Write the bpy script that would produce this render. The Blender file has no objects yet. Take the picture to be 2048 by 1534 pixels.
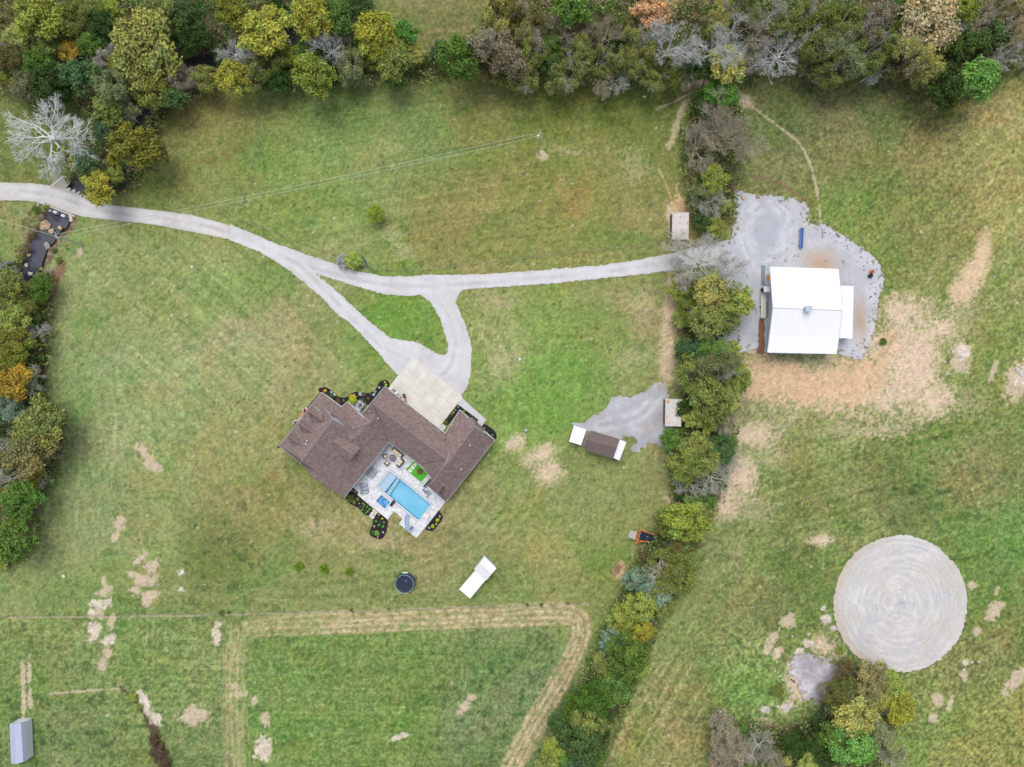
import bpy, math, random
import numpy as np
from mathutils import Vector, Matrix
random.seed(7)
C = bpy.context.scene.collection
H = 142.0          # height of the drone above the ground, metres; 1 pixel of the 2048 px frame = 0.1 m on the ground
# ---------------------------------------------------------------- camera, sky, sun, exposure
cam = bpy.data.cameras.new('camera'); camo = bpy.data.objects.new('camera', cam); C.objects.link(camo)
camo.location = (0, 0, H); cam.sensor_fit = 'HORIZONTAL'; cam.angle = 2*math.atan(102.4/H)
cam.clip_start = 1; cam.clip_end = 9000
bpy.context.scene.camera = camo
wd = bpy.data.worlds.new('World'); bpy.context.scene.world = wd; wd.use_nodes = True
nt = wd.node_tree; nt.nodes.clear()
sky = nt.nodes.new('ShaderNodeTexSky'); sky.sky_type = 'NISHITA'; sky.sun_disc = False
SUN_EL, SUN_AZ = math.radians(66), math.radians(-12)      # azimuth clockwise from +Y (top of the picture)
sky.sun_elevation = SUN_EL; sky.sun_rotation = SUN_AZ; sky.air_density = 0.8; sky.dust_density = 3.0; sky.ozone_density = 0.6
bg = nt.nodes.new('ShaderNodeBackground'); bg.inputs[1].default_value = 0.15
wo = nt.nodes.new('ShaderNodeOutputWorld')
hs = nt.nodes.new('ShaderNodeHueSaturation'); hs.inputs['Saturation'].default_value = .45      # thin overcast: paler sky
nt.links.new(sky.outputs[0], hs.inputs['Color']); nt.links.new(hs.outputs[0], bg.inputs[0]); nt.links.new(bg.outputs[0], wo.inputs[0])
sl = bpy.data.lights.new('sun', 'SUN'); sl.energy = 0.7; sl.angle = math.radians(32); sl.color = (1, .95, .87)
so = bpy.data.objects.new('sun', sl); C.objects.link(so)
sdir = Vector((math.sin(SUN_AZ)*math.cos(SUN_EL), math.cos(SUN_AZ)*math.cos(SUN_EL), math.sin(SUN_EL)))
so.rotation_euler = sdir.to_track_quat('Z', 'Y').to_euler(); so.location = (0, 0, 60)
vs = bpy.context.scene.view_settings
vs.view_transform = 'Standard'; vs.look = 'None'; vs.gamma = 1; vs.use_curve_mapping = False; vs.exposure = 0.60
cy = bpy.context.scene.cycles; cy.max_bounces = 5; cy.diffuse_bounces = 2; cy.glossy_bounces = 2; cy.transparent_max_bounces = 6

# ---------------------------------------------------------------- helpers
def P(px, py, z=0.0):
    k = 0.1*(H-z)/H
    return ((px-1024)*k, (767-py)*k, z)
def lin(c):
    c = np.asarray(c, dtype=float)/255.0
    return np.where(c <= 0.04045, c/12.92, ((c+0.055)/1.055)**2.4)
GAIN = 1.3
def L(r, g, b, k=1.0):
    v = lin((r, g, b))*k/GAIN
    return (min(float(v[0]), .85), min(float(v[1]), .85), min(float(v[2]), .85), 1)

def nodes(m):
    m.use_nodes = True; t = m.node_tree
    b = t.nodes['Principled BSDF']; return t, b
MATS = {}
def M(name, col, var=.12, scale=1.5, rough=.85, col2=None, bump=0.0, metal=0.0, stripe=None, detail=5, spec=.3):
    """procedural material: noise-varied colour, optional ribs (axis, period m, strength)"""
    if name in MATS: return MATS[name]
    m = bpy.data.materials.new(name); t, b = nodes(m); N = t.nodes; K = t.links
    tc = N.new('ShaderNodeTexCoord')
    n1 = N.new('ShaderNodeTexNoise'); n1.inputs['Scale'].default_value = scale; n1.inputs['Detail'].default_value = detail
    n1.inputs['Roughness'].default_value = .65
    K.new(tc.outputs['Object'], n1.inputs['Vector'])
    rp = N.new('ShaderNodeValToRGB'); c = col[:3]; c2 = (col2 or col)[:3]
    rp.color_ramp.elements[0].position = .3; rp.color_ramp.elements[1].position = .7
    rp.color_ramp.elements[0].color = (*[x*(1-var) for x in c], 1); rp.color_ramp.elements[1].color = (*[min(.9, x*(1+var)) for x in c2], 1)
    K.new(n1.outputs['Fac'], rp.inputs['Fac']); out = rp.outputs['Color']; hgt = n1.outputs['Fac']
    if stripe:
        ax, per, st = stripe
        mp = N.new('ShaderNodeMapping'); mp.inputs['Rotation'].default_value = (0, 0, ax); K.new(tc.outputs['Object'], mp.inputs['Vector'])
        w = N.new('ShaderNodeTexWave'); w.inputs['Scale'].default_value = 2*math.pi/(20*per)*1.0
        w.inputs['Distortion'].default_value = .0; K.new(mp.outputs[0], w.inputs['Vector'])
        mx = N.new('ShaderNodeMixRGB'); mx.blend_type = 'MULTIPLY'; mx.inputs['Fac'].default_value = st
        K.new(out, mx.inputs['Color1']); K.new(w.outputs['Color'], mx.inputs['Color2']); out = mx.outputs[0]; hgt = w.outputs['Fac']
    K.new(out, b.inputs['Base Color']); b.inputs['Roughness'].default_value = rough; b.inputs['Metallic'].default_value = metal
    b.inputs['Specular IOR Level'].default_value = spec
    if bump:
        bp = N.new('ShaderNodeBump'); bp.inputs['Strength'].default_value = bump; bp.inputs['Distance'].default_value = .1
        K.new(hgt, bp.inputs['Height']); K.new(bp.outputs[0], b.inputs['Normal'])
    MATS[name] = m; return m
def attr_mat(name, s1=2.2, a1=.25, s2=9.0, a2=.3, bump=.4, rough=.95, spec=.15):
    """colour comes from the mesh's own 'Col' attribute (painted by the code below), broken up by fine noise"""
    m = bpy.data.materials.new(name); t, b = nodes(m); N = t.nodes; K = t.links
    at = N.new('ShaderNodeAttribute'); at.attribute_name = 'Col'
    tc = N.new('ShaderNodeTexCoord'); prev = at.outputs['Color']; hs = []
    for s, a in ((s1, a1), (s2, a2)):
        n = N.new('ShaderNodeTexNoise'); n.inputs['Scale'].default_value = s; n.inputs['Detail'].default_value = 4
        n.inputs['Roughness'].default_value = .7; K.new(tc.outputs['Object'], n.inputs['Vector'])
        mr = N.new('ShaderNodeMapRange'); mr.inputs['From Min'].default_value = .25; mr.inputs['From Max'].default_value = .75
        mr.inputs['To Min'].default_value = 1-a; mr.inputs['To Max'].default_value = 1+a; K.new(n.outputs['Fac'], mr.inputs['Value'])
        mx = N.new('ShaderNodeVectorMath'); mx.operation = 'SCALE'; K.new(prev, mx.inputs[0]); K.new(mr.outputs[0], mx.inputs['Scale'])
        prev = mx.outputs[0]; hs.append(n)
    K.new(prev, b.inputs['Base Color']); b.inputs['Roughness'].default_value = rough; b.inputs['Specular IOR Level'].default_value = spec
    bp = N.new('ShaderNodeBump'); bp.inputs['Strength'].default_value = bump; bp.inputs['Distance'].default_value = .12
    K.new(hs[0].outputs['Fac'], bp.inputs['Height']); K.new(bp.outputs[0], b.inputs['Normal'])
    return m

class MB:
    def __init__(s): s.v = []; s.f = []
    def add(s, vs, fs):
        n = len(s.v); s.v += [tuple(v) for v in vs]; s.f += [tuple(i+n for i in f) for f in fs]; return s
    def box(s, cx, cy, z0, sx, sy, sz, r=0.0, tap=1.0):
        c, q = math.cos(r), math.sin(r); vs = []
        for z, k in ((z0, 1.0), (z0+sz, tap)):
            for x, y in ((-1, -1), (1, -1), (1, 1), (-1, 1)):
                x *= sx/2*k; y *= sy/2*k; vs.append((cx+x*c-y*q, cy+x*q+y*c, z))
        return s.add(vs, [(3, 2, 1, 0), (4, 5, 6, 7), (0, 1, 5, 4), (1, 2, 6, 5), (2, 3, 7, 6), (3, 0, 4, 7)])
    def tube(s, pts, rad, n=6, cap=True):
        pts = [Vector(p) for p in pts]; rad = rad if isinstance(rad, (list, tuple)) else [rad]*len(pts)
        vs = []; fs = []; up = None
        for i, p in enumerate(pts):
            d = (pts[min(i+1, len(pts)-1)]-pts[max(i-1, 0)]).normalized()
            a = Vector((0, 0, 1)) if abs(d.z) < .9 else Vector((1, 0, 0))
            if up is not None and up.cross(d).length > .1: a = up
            u = d.cross(a).normalized(); w = u.cross(d).normalized(); up = w
            for k in range(n):
                t = 2*math.pi*k/n; vs.append(p+(u*math.cos(t)+w*math.sin(t))*rad[i])
        for i in range(len(pts)-1):
            for k in range(n):
                a, b = i*n+k, i*n+(k+1) % n; fs.append((a, b, b+n, a+n))
        if cap: fs.append(tuple(range(n))[::-1]); fs.append(tuple((len(pts)-1)*n+k for k in range(n)))
        return s.add(vs, fs)
    def lathe(s, cx, cy, prof, n=16, ex=1.0, r=0.0):
        vs = []; fs = []; c, q = math.cos(r), math.sin(r)
        for rr, z in prof:
            for k in range(n):
                t = 2*math.pi*k/n; x, y = rr*math.cos(t)*ex, rr*math.sin(t); vs.append((cx+x*c-y*q, cy+x*q+y*c, z))
        for i in range(len(prof)-1):
            for k in range(n):
                a, b = i*n+k, i*n+(k+1) % n; fs.append((a, b, b+n, a+n))
        fs.append(tuple(range(n))[::-1]); fs.append(tuple((len(prof)-1)*n+k for k in range(n)))
        return s.add(vs, fs)
    def prism(s, poly, z0, z1):
        n = len(poly); zz = z1 if isinstance(z1, (list, tuple)) else [z1]*n
        a = sum(poly[i][0]*poly[(i+1) % n][1]-poly[(i+1) % n][0]*poly[i][1] for i in range(n))
        if a < 0: poly = poly[::-1]; zz = list(zz)[::-1]
        vs = [(p[0], p[1], z0) for p in poly]+[(p[0], p[1], z) for p, z in zip(poly, zz)]
        fs = [tuple(range(n))[::-1], tuple(range(n, 2*n))]+[(i, (i+1) % n, (i+1) % n+n, i+n) for i in range(n)]
        return s.add(vs, fs)
    def build(s, name, mat, parent=None, off=None, smooth=False):
        me = bpy.data.meshes.new(name)
        ox, oy, oz = off or (0, 0, 0)
        me.from_pydata([(x-ox, y-oy, z-oz) for x, y, z in s.v], [], s.f); me.update()
        if mat: me.materials.append(mat)
        if smooth: me.polygons.foreach_set('use_smooth', [True]*len(me.polygons))
        o = bpy.data.objects.new(name, me); C.objects.link(o)
        if parent: o.parent = parent
        return o
def tag(o, label=None, cat=None, group=None, kind=None):
    if label: o['label'] = label
    if cat: o['category'] = cat
    if group: o['group'] = group
    if kind: o['kind'] = kind
    return o
def thing(name, label, cat, loc, rz=0.0, group=None):
    o = bpy.data.objects.new(name, None); o.empty_display_size = .5; C.objects.link(o)
    o.location = loc; o.rotation_euler = (0, 0, rz); return tag(o, label, cat, group)
def copy_tree(o, parent=None):
    c = o.copy(); C.objects.link(c); c.parent = parent
    for ch in list(o.children): copy_tree(ch, c)
    return c
def fastmesh(name, V, Q, mat, col=None, smooth=False):
    """numpy verts (n,3) and quads (m,4) -> mesh, optional per-vertex colour"""
    me = bpy.data.meshes.new(name); n, m = len(V), len(Q)
    me.vertices.add(n); me.vertices.foreach_set('co', np.ascontiguousarray(V, dtype=np.float32).ravel())
    me.loops.add(m*4); me.loops.foreach_set('vertex_index', np.ascontiguousarray(Q, dtype=np.int32).ravel())
    me.polygons.add(m); me.polygons.foreach_set('loop_start', np.arange(0, m*4, 4, dtype=np.int32))
    me.polygons.foreach_set('loop_total', np.full(m, 4, dtype=np.int32))
    if smooth: me.polygons.foreach_set('use_smooth', np.ones(m, dtype=bool))
    me.update(calc_edges=True)
    if col is not None:
        ca = me.color_attributes.new('Col', 'FLOAT_COLOR', 'POINT')
        cc = np.ones((n, 4), dtype=np.float32); cc[:, :3] = col; ca.data.foreach_set('color', cc.ravel())
    me.materials.append(mat); return me

# ---- numpy noise
def _h(i, j, seed):
    n = (i.astype(np.int64)*374761393+j.astype(np.int64)*668265263+seed*974634777) & 0xffffffff
    n = ((n ^ (n >> 13))*1274126177) & 0xffffffff; n = (n ^ (n >> 16)) & 0xffffff
    return n/float(0xffffff)
def vn(x, y, s, seed=0):
    x = x/s; y = y/s; i = np.floor(x); j = np.floor(y); fx = x-i; fy = y-j
    fx = fx*fx*(3-2*fx); fy = fy*fy*(3-2*fy)
    a, b, c, d = _h(i, j, seed), _h(i+1, j, seed), _h(i, j+1, seed), _h(i+1, j+1, seed)
    return (a*(1-fx)+b*fx)*(1-fy)+(c*(1-fx)+d*fx)*fy
def fbm(x, y, s, seed=0, o=4, g=.55):
    r = 0; a = 1; t = 0
    for k in range(o): r = r+a*vn(x, y, s/2**k, seed+k*17); t += a; a *= g
    return r/t
def sst(x, a, b):
    t = np.clip((x-a)/(b-a), 0, 1); return t*t*(3-2*t)
def rotc(x, y, deg):
    a = math.radians(deg); return x*math.cos(a)+y*math.sin(a), -x*math.sin(a)+y*math.cos(a)
def dline(x, y, pts):
    """distance to a polyline, signed lateral offset and arclength (pixels)"""
    best = np.full(x.shape, 1e9); off = np.zeros(x.shape); arc = np.zeros(x.shape); s0 = 0.0
    for (ax, ay), (bx, by) in zip(pts[:-1], pts[1:]):
        dx, dy = bx-ax, by-ay; l = math.hypot(dx, dy)
        t = np.clip(((x-ax)*dx+(y-ay)*dy)/(l*l), 0, 1)
        d = np.hypot(x-ax-t*dx, y-ay-t*dy); c = ((x-ax)*dy-(y-ay)*dx)/l
        m = d < best; best = np.where(m, d, best); off = np.where(m, np.sign(c)*d, off); arc = np.where(m, s0+t*l, arc); s0 += l
    return best, off, arc
def sdf(x, y, poly):
    """>0 inside"""
    ins = np.zeros(x.shape, bool); best = np.full(x.shape, 1e9); n = len(poly)
    for i in range(n):
        ax, ay = poly[i]; bx, by = poly[(i+1) % n]
        dx, dy = bx-ax, by-ay; t = np.clip(((x-ax)*dx+(y-ay)*dy)/(dx*dx+dy*dy+1e-9), 0, 1)
        best = np.minimum(best, np.hypot(x-ax-t*dx, y-ay-t*dy))
        if ay != by: ins ^= ((ay > y) != (by > y)) & (x < dx*(y-ay)/dy+ax)
    return np.where(ins, best, -best)
def spline(pts, closed=False, k=5):
    out = []; n = len(pts)
    for i in range(n if closed else n-1):
        p = [pts[(i+j) % n] if closed else pts[min(max(i+j, 0), n-1)] for j in (-1, 0, 1, 2)]
        for q in range(k):
            t = q/k
            out.append(tuple(.5*(2*p[1][a]+(p[2][a]-p[0][a])*t+(2*p[0][a]-5*p[1][a]+4*p[2][a]-p[3][a])*t*t+(3*p[1][a]-p[0][a]-3*p[2][a]+p[3][a])*t**3) for a in (0, 1)))
    if not closed: out.append(pts[-1])
    return out
def mixc(a, b, f):
    f = np.asarray(f)[..., None]; return a*(1-f)+np.asarray(b, dtype=float)*f
# ---------------------------------------------------------------- ground sheet
CREEK = spline([(30, 700), (38, 620), (48, 560), (62, 520), (80, 480), (108, 443), (128, 405), (145, 378), (172, 362), (203, 335), (235, 295), (262, 240), (300, 205), (345, 160), (385, 125), (430, 118), (480, 95), (560, 75), (600, 60)])
CP = """150 550 128 145 88|300 600 130 142 85|400 560 135 148 92|480 680 150 150 105|560 640 140 140 92|200 750 128 146 92|350 750 142 154 102|120 900 116 132 82
300 850 135 150 95|450 900 138 142 88|520 1000 137 132 82|300 1050 132 142 88|200 1000 130 145 95|450 1100 110 117 66|550 1180 120 132 78|100 1200 122 138 80
250 1300 105 130 65|100 1350 98 125 60|350 1350 105 132 65|400 1480 98 122 62|150 1480 97 120 62|600 1330 95 128 58|800 1350 92 125 55|1000 1320 90 120 58|1050 1380 97 120 68
800 1450 92 125 52|600 1480 98 128 58|950 1450 102 122 70|1000 1500 90 115 58|700 1100 142 137 90|850 1100 137 132 87|1000 1050 137 141 90|1150 1000 130 139 84|1100 1100 140 142 85
1000 1180 118 132 75|750 1180 120 132 78|1200 1150 125 135 75|1000 700 130 145 85|1100 650 122 145 76|1200 680 135 142 85|1060 800 112 145 67|1150 740 120 148 74|1280 620 145 140 95
1250 740 132 141 86|800 630 105 140 60|450 330 125 138 78|430 230 130 125 72|350 350 125 130 72|550 250 112 130 67|650 300 122 146 80|700 250 112 136 72|750 330 130 142 85|850 280 112 132 74
950 250 125 131 71|1100 230 112 125 58|1250 230 102 117 56|1200 320 128 132 75|1000 380 138 132 78|1150 400 140 131 76|900 450 131 127 73|1250 430 130 130 75|650 420 116 140 73|560 420 118 140 72
1000 480 135 132 78|1250 500 118 130 70|900 60 115 116 70|1200 50 110 110 65|1600 230 92 106 56|1750 200 92 104 56|1700 300 112 119 66|1850 300 118 122 65|1980 280 128 135 70|1700 420 102 126 56
1900 420 112 123 61|2000 400 135 140 75|1950 600 118 132 68|2020 700 108 130 60|1850 900 102 123 59|1650 900 113 131 66|1600 1000 102 119 59|1800 980 86 108 52|1950 950 105 118 60|2000 1080 97 130 61
1700 1060 110 128 65|1500 1130 112 132 68|1450 1250 112 128 68|1550 1200 101 116 60|1600 1150 97 117 56|1400 1400 115 130 68|1500 1380 110 140 68|1350 1480 125 130 70|1450 1330 105 130 62|1950 1150 100 125 58
2000 1450 118 130 62|1900 1500 120 132 65|1850 1450 105 128 62|1980 1300 105 120 60|20 250 105 118 62|150 230 95 112 55|50 450 120 132 78|650 560 128 140 85|560 540 124 138 80|1450 900 128 138 82|1500 900 128 138 82"""
CP = np.array([[float(v) for v in q.split()] for l in CP.split('\n') for q in l.split('|')])
# bare earth: (x, y, rx, ry, angle deg, kind)  kind 0 tan, 1 pale rocky, 2 orange clay, 3 brown
SOIL = [(288,905,9,14,-25,0),(300,925,12,13,0,0),(315,938,9,9,0,0),(272,893,5,7,0,0),(240,1048,10,15,15,0),(229,1074,7,10,30,0),(280,1117,14,5,-35,0),(302,1135,12,12,0,0),(268,1150,14,6,10,0),
(290,1163,22,12,0,0),(266,1180,13,6,0,0),(293,1202,9,10,-20,0),(207,1168,6,16,0,0),(207,1184,15,11,0,0),(202,1208,17,11,0,1),(185,1227,9,10,0,1),(199,1231,7,9,0,0),(187,1262,11,19,10,1),(223,1243,6,17,15,0),
(218,1279,14,10,-20,1),(214,1306,12,10,-20,0),(206,1328,8,16,15,0),(432,1266,9,20,0,1),(288,1405,9,22,-20,1),(311,1440,14,13,0,1),(385,1432,28,18,0,0),(468,1371,13,7,0,0),(476,1388,18,6,0,0),(531,1440,9,13,0,0),
(525,1497,15,24,0,1),(508,1400,8,9,0,0),(796,1475,18,5,-15,1),(930,1412,10,8,0,0),(915,1425,7,5,0,0),(944,1395,9,6,0,0),(1108,1375,8,10,0,0),(45,1350,5,28,0,0),(58,1345,4,24,0,0),(47,1405,5,26,0,0),(60,1400,4,20,0,0),
(1922,718,17,34,10,0),(1928,700,9,18,0,1),(1990,735,6,20,20,0),(2036,765,22,38,15,0),(2044,752,14,18,0,1),(1577,1243,15,13,-30,0),(1548,1275,10,14,35,0),(1535,1300,9,9,0,0),(1552,1310,8,9,0,0),(1990,1222,10,22,35,0),
(2032,1358,12,34,38,0),(1930,1352,9,11,0,0),(1932,1325,5,5,0,1),(1875,1398,12,11,0,0),(1902,1408,5,15,10,0),(1866,1435,9,8,0,0),(1955,1262,8,8,0,0),(1945,1170,12,6,0,0),(1995,1180,5,8,0,0),(1650,1083,8,5,0,0),
(1240,1145,10,17,0,2),(1236,1138,6,8,0,3),(1362,413,24,17,0,2),(1352,490,6,7,0,2),(1340,430,8,20,0,0),(1346,998,16,8,-30,0),(1830,730,60,60,0,4),(1080,910,42,20,-35,4),(1100,945,30,26,-20,4),(1030,885,26,16,-30,4),
(806,505,26,28,0,5),(785,470,34,24,20,5),(1005,730,50,60,20,5),(1260,720,50,40,0,5),(1275,610,34,40,0,5),(1000,600,60,26,0,5),(1500,870,60,26,0,4),(1478,950,46,50,0,4),(1530,900,46,50,30,5),(1500,1020,70,30,0,5),
(1640,1080,26,16,0,4),(1450,1010,26,36,0,4),(1862,612,24,26,20,5),(1860,548,9,16,0,5),(1890,655,26,22,0,4),(1935,560,22,56,30,6),(1965,500,14,44,15,6),(1958,540,18,46,20,6),(1930,590,24,22,30,6),
(750,1085,70,18,0,5),(640,1050,60,20,-10,5),(300,1190,14,8,0,0),(160,505,6,8,0,0),(110,560,10,60,20,3),(82,700,12,70,0,3),(1085,312,14,7,40,0),(1130,300,50,14,10,5),(1270,330,40,50,0,5),(880,130,26,12,0,3),(400,105,26,20,0,3),
(240,370,14,20,30,3),(1340,620,14,80,4,6),(1335,720,18,50,0,6),(1385,170,34,10,-10,6),(1420,170,40,9,0,6),(1490,200,22,14,40,4),(1345,172,30,8,0,4),(1520,660,14,30,0,5),(1740,690,26,26,0,4),(1560,700,80,8,0,0)]+[(1930,800,60,50,0,5),(1920,640,50,60,0,5),(1700,860,120,26,0,5),(1560,850,60,16,0,5),(1800,860,60,24,0,5),(1620,1287,11,8,20,1),(1600,1303,9,6,0,1),(1655,1240,10,9,30,1),(1648,1218,6,5,0,1),(1666,1256,8,5,0,1),(1611,1392,14,7,0,1),(1571,1415,13,9,-20,1),(1532,1420,9,7,0,1),(1533,1448,22,9,15,0),(1560,1300,9,6,0,0),(1640,1290,24,22,0,4),(1672,1300,20,22,0,4),(1590,1360,20,50,0,4),(1510,1455,12,7,0,1),(362,1145,7,5,0,1),(362,1178,6,5,0,1),(1690,1350,22,10,0,1),(1745,862,50,20,0,5),(1050,905,40,14,35,5),(1870,800,46,40,0,4),(1800,620,50,40,0,4)]
PATHS = [([(1392,172),(1372,205),(1352,252),(1338,296)], 8, 0), ([(1385,182),(1350,203),(1312,218)], 3.2, 0), ([(1465,172),(1500,208),(1560,255),(1600,288),(1624,338),(1637,400),(1641,448)], 3.0, 0),
(([(1420,180),(1445,170),(1470,178)]), 6, 0), ([(1500,352),(1545,360),(1590,385),(1606,402)], 4, 3), ([(1345,405),(1333,370),(1318,340)], 2.5, 2), ([(1362,400),(1352,375),(1358,365)], 2, 2),
([(1330,790),(1332,700),(1338,600),(1338,560)], 5, 0), ([(0,1236),(200,1234),(440,1230),(700,1222),(1000,1212),(1180,1208)], 1.5, 0), ([(448,1240),(447,1390),(452,1534)], 1.6, 7),
([(462,1245),(459,1390),(466,1534)], 1.3, 7), ([(476,1262),(474,1390),(482,1534)], 1.3, 7), ([(490,1280),(492,1400),(500,1534)], 1.3, 7),
([(535,200),(520,270),(508,330),(488,390),(470,425)], 1.8, 5), ([(545,255),(530,300)], 3, 5), ([(100,1388),(200,1380),(245,1378)], 3, 0), ([(240,1376),(262,1392),(285,1425),(300,1452)], 4, 8), ([(296,1440),(312,1470),(318,1500),(330,1560)], 15, 8), ([(280,1385),(296,1420),(308,1440)], 10, 1), ([(60,1100),(62,1000)], 3, 3)]
LANES = [([(1470,1015),(1700,930),(1850,890),(2060,850)], 5), ([(1480,990),(1700,908),(2060,828)], 3.5), ([(330,560),(430,655),(560,775)], 6), ([(300,590),(400,690),(480,765)], 5), ([(2060,325),(1960,380),(1890,450)], 4), ([(1215,1550),(1300,1330),(1400,1150)], 8),
([(1262,1550),(1345,1350),(1430,1200)], 4), ([(620,1182),(800,1155),(1000,1085),(1065,1000)], 6), ([(600,1162),(780,1140),(960,1075),(1030,990)], 4), ([(560,900),(575,985),(640,1060),(740,1120)], 6), ([(100,700),(110,860),(90,1040)], 5), ([(150,720),(160,880),(150,1060)], 4), ([(215,700),(230,860),(220,980)], 4),
([(900,1195),(1180,1190)], 4), ([(560,600),(640,690),(720,760)], 5), ([(600,60+1000),(700,1120)], 3), ([(700,30),(900,60),(1020,20)], 5), ([(1480,480+1000),(1560,1300)], 5), ([(960,650),(1000,760),(1100,860)], 4)]
TRACK = spline([(470,1534),(467,1400),(470,1300),(494,1262),(570,1249),(800,1241),(1000,1233),(1105,1227),(1148,1232),(1164,1256),(1152,1300),(1112,1376),(1066,1456),(1024,1534)])
_r = (CP[:, 0] > 1440) | (CP[:, 1] > 1260); CP[_r, 2:] *= np.array([1.10, 1.03, 1.18])
def ground_col(x, y):
    """sRGB colour field of the fields and bare soil, pixels -> 0..255"""
    # slow base colour from the list of sampled spots
    gx = np.arange(-200, 2260, 12.0); gy = np.arange(-200, 1740, 12.0); GX, GY = np.meshgrid(gx, gy)
    num = 0; den = 0
    for q in CP:
        w = 1/((GX-q[0])**2+(GY-q[1])**2+900)**1.7; num = num+w[..., None]*q[2:]; den = den+w
    base = num/den[..., None]
    u = np.clip((x+200)/12, 0, len(gx)-1.001); v = np.clip((y+200)/12, 0, len(gy)-1.001); i = u.astype(int); j = v.astype(int); fu = (u-i)[..., None]; fv = (v-j)[..., None]
    base = base*np.array([1.11, 1.105, 1.09]); base = base*.93+base.mean(-1, keepdims=True)*.07
    c = (base[j, i]*(1-fu)+base[j, i+1]*fu)*(1-fv)+(base[j+1, i]*(1-fu)+base[j+1, i+1]*fu)*fv
    # patchwork: dry straw tint, lush green tint, reddish weed tint
    wx = x+40*(fbm(x, y, 90, 3)-.5); wy = y+40*(fbm(x, y, 90, 4)-.5)
    dry = sst(fbm(wx, wy, 110, 5), .5, .72); lush = sst(fbm(wx, wy, 80, 6), .52, .7); red = sst(fbm(wx, wy, 60, 7), .55, .75)
    c = mixc(c, c*np.array([1.10, 1.04, 1.12]), dry*.8); c = mixc(c, c*np.array([.88, .98, .86]), lush*.7)
    c = mixc(c, c*np.array([1.05, .96, .92]), red*.45)
    # mowing / wind streaks, a direction for each field
    def streak(deg, lng, sh, seed):
        a, b = rotc(x, y, deg); return fbm(a/lng*sh, b, sh, seed, 4)-.5
    g = lambda cx, cy, r: np.exp(-((x-cx)**2+(y-cy)**2)/(r*r))
    s = 60*streak(40, 170, 6, 11)*g(420, 660, 240)+40*streak(-8, 150, 5, 12)*(g(900, 350, 380))+44*streak(1, 150, 5, 13)*(g(780, 1400, 330)+g(300, 1400, 200))
    s = s+60*streak(-58, 150, 6, 14)*g(1360, 1400, 260)+50*streak(-17, 170, 6, 15)*g(1740, 950, 300)+50*streak(-45, 150, 6, 16)*g(1980, 400, 240)+34*streak(80, 130, 6, 17)*g(260, 950, 240)
    rr = np.hypot(x-830, y-900); an = np.arctan2(y-900, x-830)*60
    s = s+60*(fbm(rr, an*.6, 6, 18, 3)-.5)*g(840, 930, 260)*(rr > 120)
    c = c+s[..., None]*np.array([1.0, .82, .8])
    # fine mottling
    m = fbm(x, y, 9, 21, 3)-.5; m2 = vn(x, y, 3.4, 22)-.5; m3 = fbm(x, y, 6, 23, 2)-.5
    rough = .62+.32*sst(x, 1350, 1500)+.32*((y > 1240))
    c = c*(1+(m*.12+m2*.46+m3*.18)*rough)[..., None]
    hue = (fbm(x, y, 9, 31, 3)-.5)*rough; c = c+hue[..., None]*np.array([20, 8, 8])
    hue2 = (fbm(x, y, 30, 33, 3)-.5)*rough; c = c+hue2[..., None]*np.array([14, 2, 4])
    # dark weedy clumps and pale straw flecks
    wd_ = sst(fbm(x, y, 12, 41, 3), .60, .72)*(.35+.5*g(160, 1460, 200)+.4*g(1820, 980, 160)+.4*g(460, 1110, 110)+.4*g(1000, 1380, 170))
    c = mixc(c, c*np.array([.66, .76, .72]), np.clip(wd_, 0, 1))
    fl = sst(vn(x, y, 4.5, 43), .80, .95)*sst(fbm(x, y, 70, 44), .45, .7)
    c = mixc(c, (180, 172, 128), fl*.45)
    sp = sst(_h(np.floor(x/3.1), np.floor(y/3.1), 49), .9955, .9965)*(fbm(x, y, 120, 48) > .45); c = mixc(c, (206, 198, 178), sp*.7); sp = sst(_h(np.floor(x/4.3), np.floor(y/4.3), 46), .994, .996); c = mixc(c, (74, 92, 46), sp*.6)
    # ring of long brown grass in the north-west pasture
    r1 = np.hypot((x-425), (y-262)*1.0); c = mixc(c, (125, 105, 62), np.exp(-((r1-58)/14)**2)*.5*sst(fbm(x, y, 20, 47), .4, .6)*(x > 400))
    # soils
    tan = np.array([206., 188, 162]); pale = np.array([214., 200, 184]); clay = np.array([220., 184, 146]); brn = np.array([140., 112, 88])
    n1 = fbm(x, y, 12, 51, 4); n2 = vn(x, y, 4.2, 52); n3 = fbm(x, y, 5, 53, 2)
    def lay(c, d, kind, w=1.0):
        """d: 1 inside .. 0 edge"""
        nf = vn(x, y, 2.7, 59)
        col = [tan, pale, clay, brn, np.array([220., 197, 170]), np.array([208., 188, 160]), np.array([220., 194, 160]), np.array([190., 182, 130]), np.array([80., 66, 50]), np.array([164., 168, 118])][kind]
        if kind in (4, 5, 6):
            k = {4: .60, 5: .70, 6: .50}[kind]; f = sst(n2*.30+nf*.50+n1*.20+.40*(np.clip(d, -.4, 1)), k, k+.13)*sst(d, -.5, .2)*(.52 if kind != 5 else .42)+.42*sst(d+(n1-.5)*.9, -.2, 1.0)*(kind != 5)
        else: f = sst(d+(n1-.5)*1.5+(n2-.5)*.6+(nf-.5)*.5, .08, .52)*.9
        cc = col*(1+(n3-.5)*.22)[..., None]
        if kind == 1: cc = cc+((vn(x, y, 5, 58) > .62)*18)[..., None]
        return c*(1-(f*w)[..., None])+cc*(f*w)[..., None]
    def region(fn, x0, x1, y0, y1):
        nonlocal c
        m = (x > x0) & (x < x1) & (y > y0) & (y < y1)
        return m
    flat = c
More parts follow.
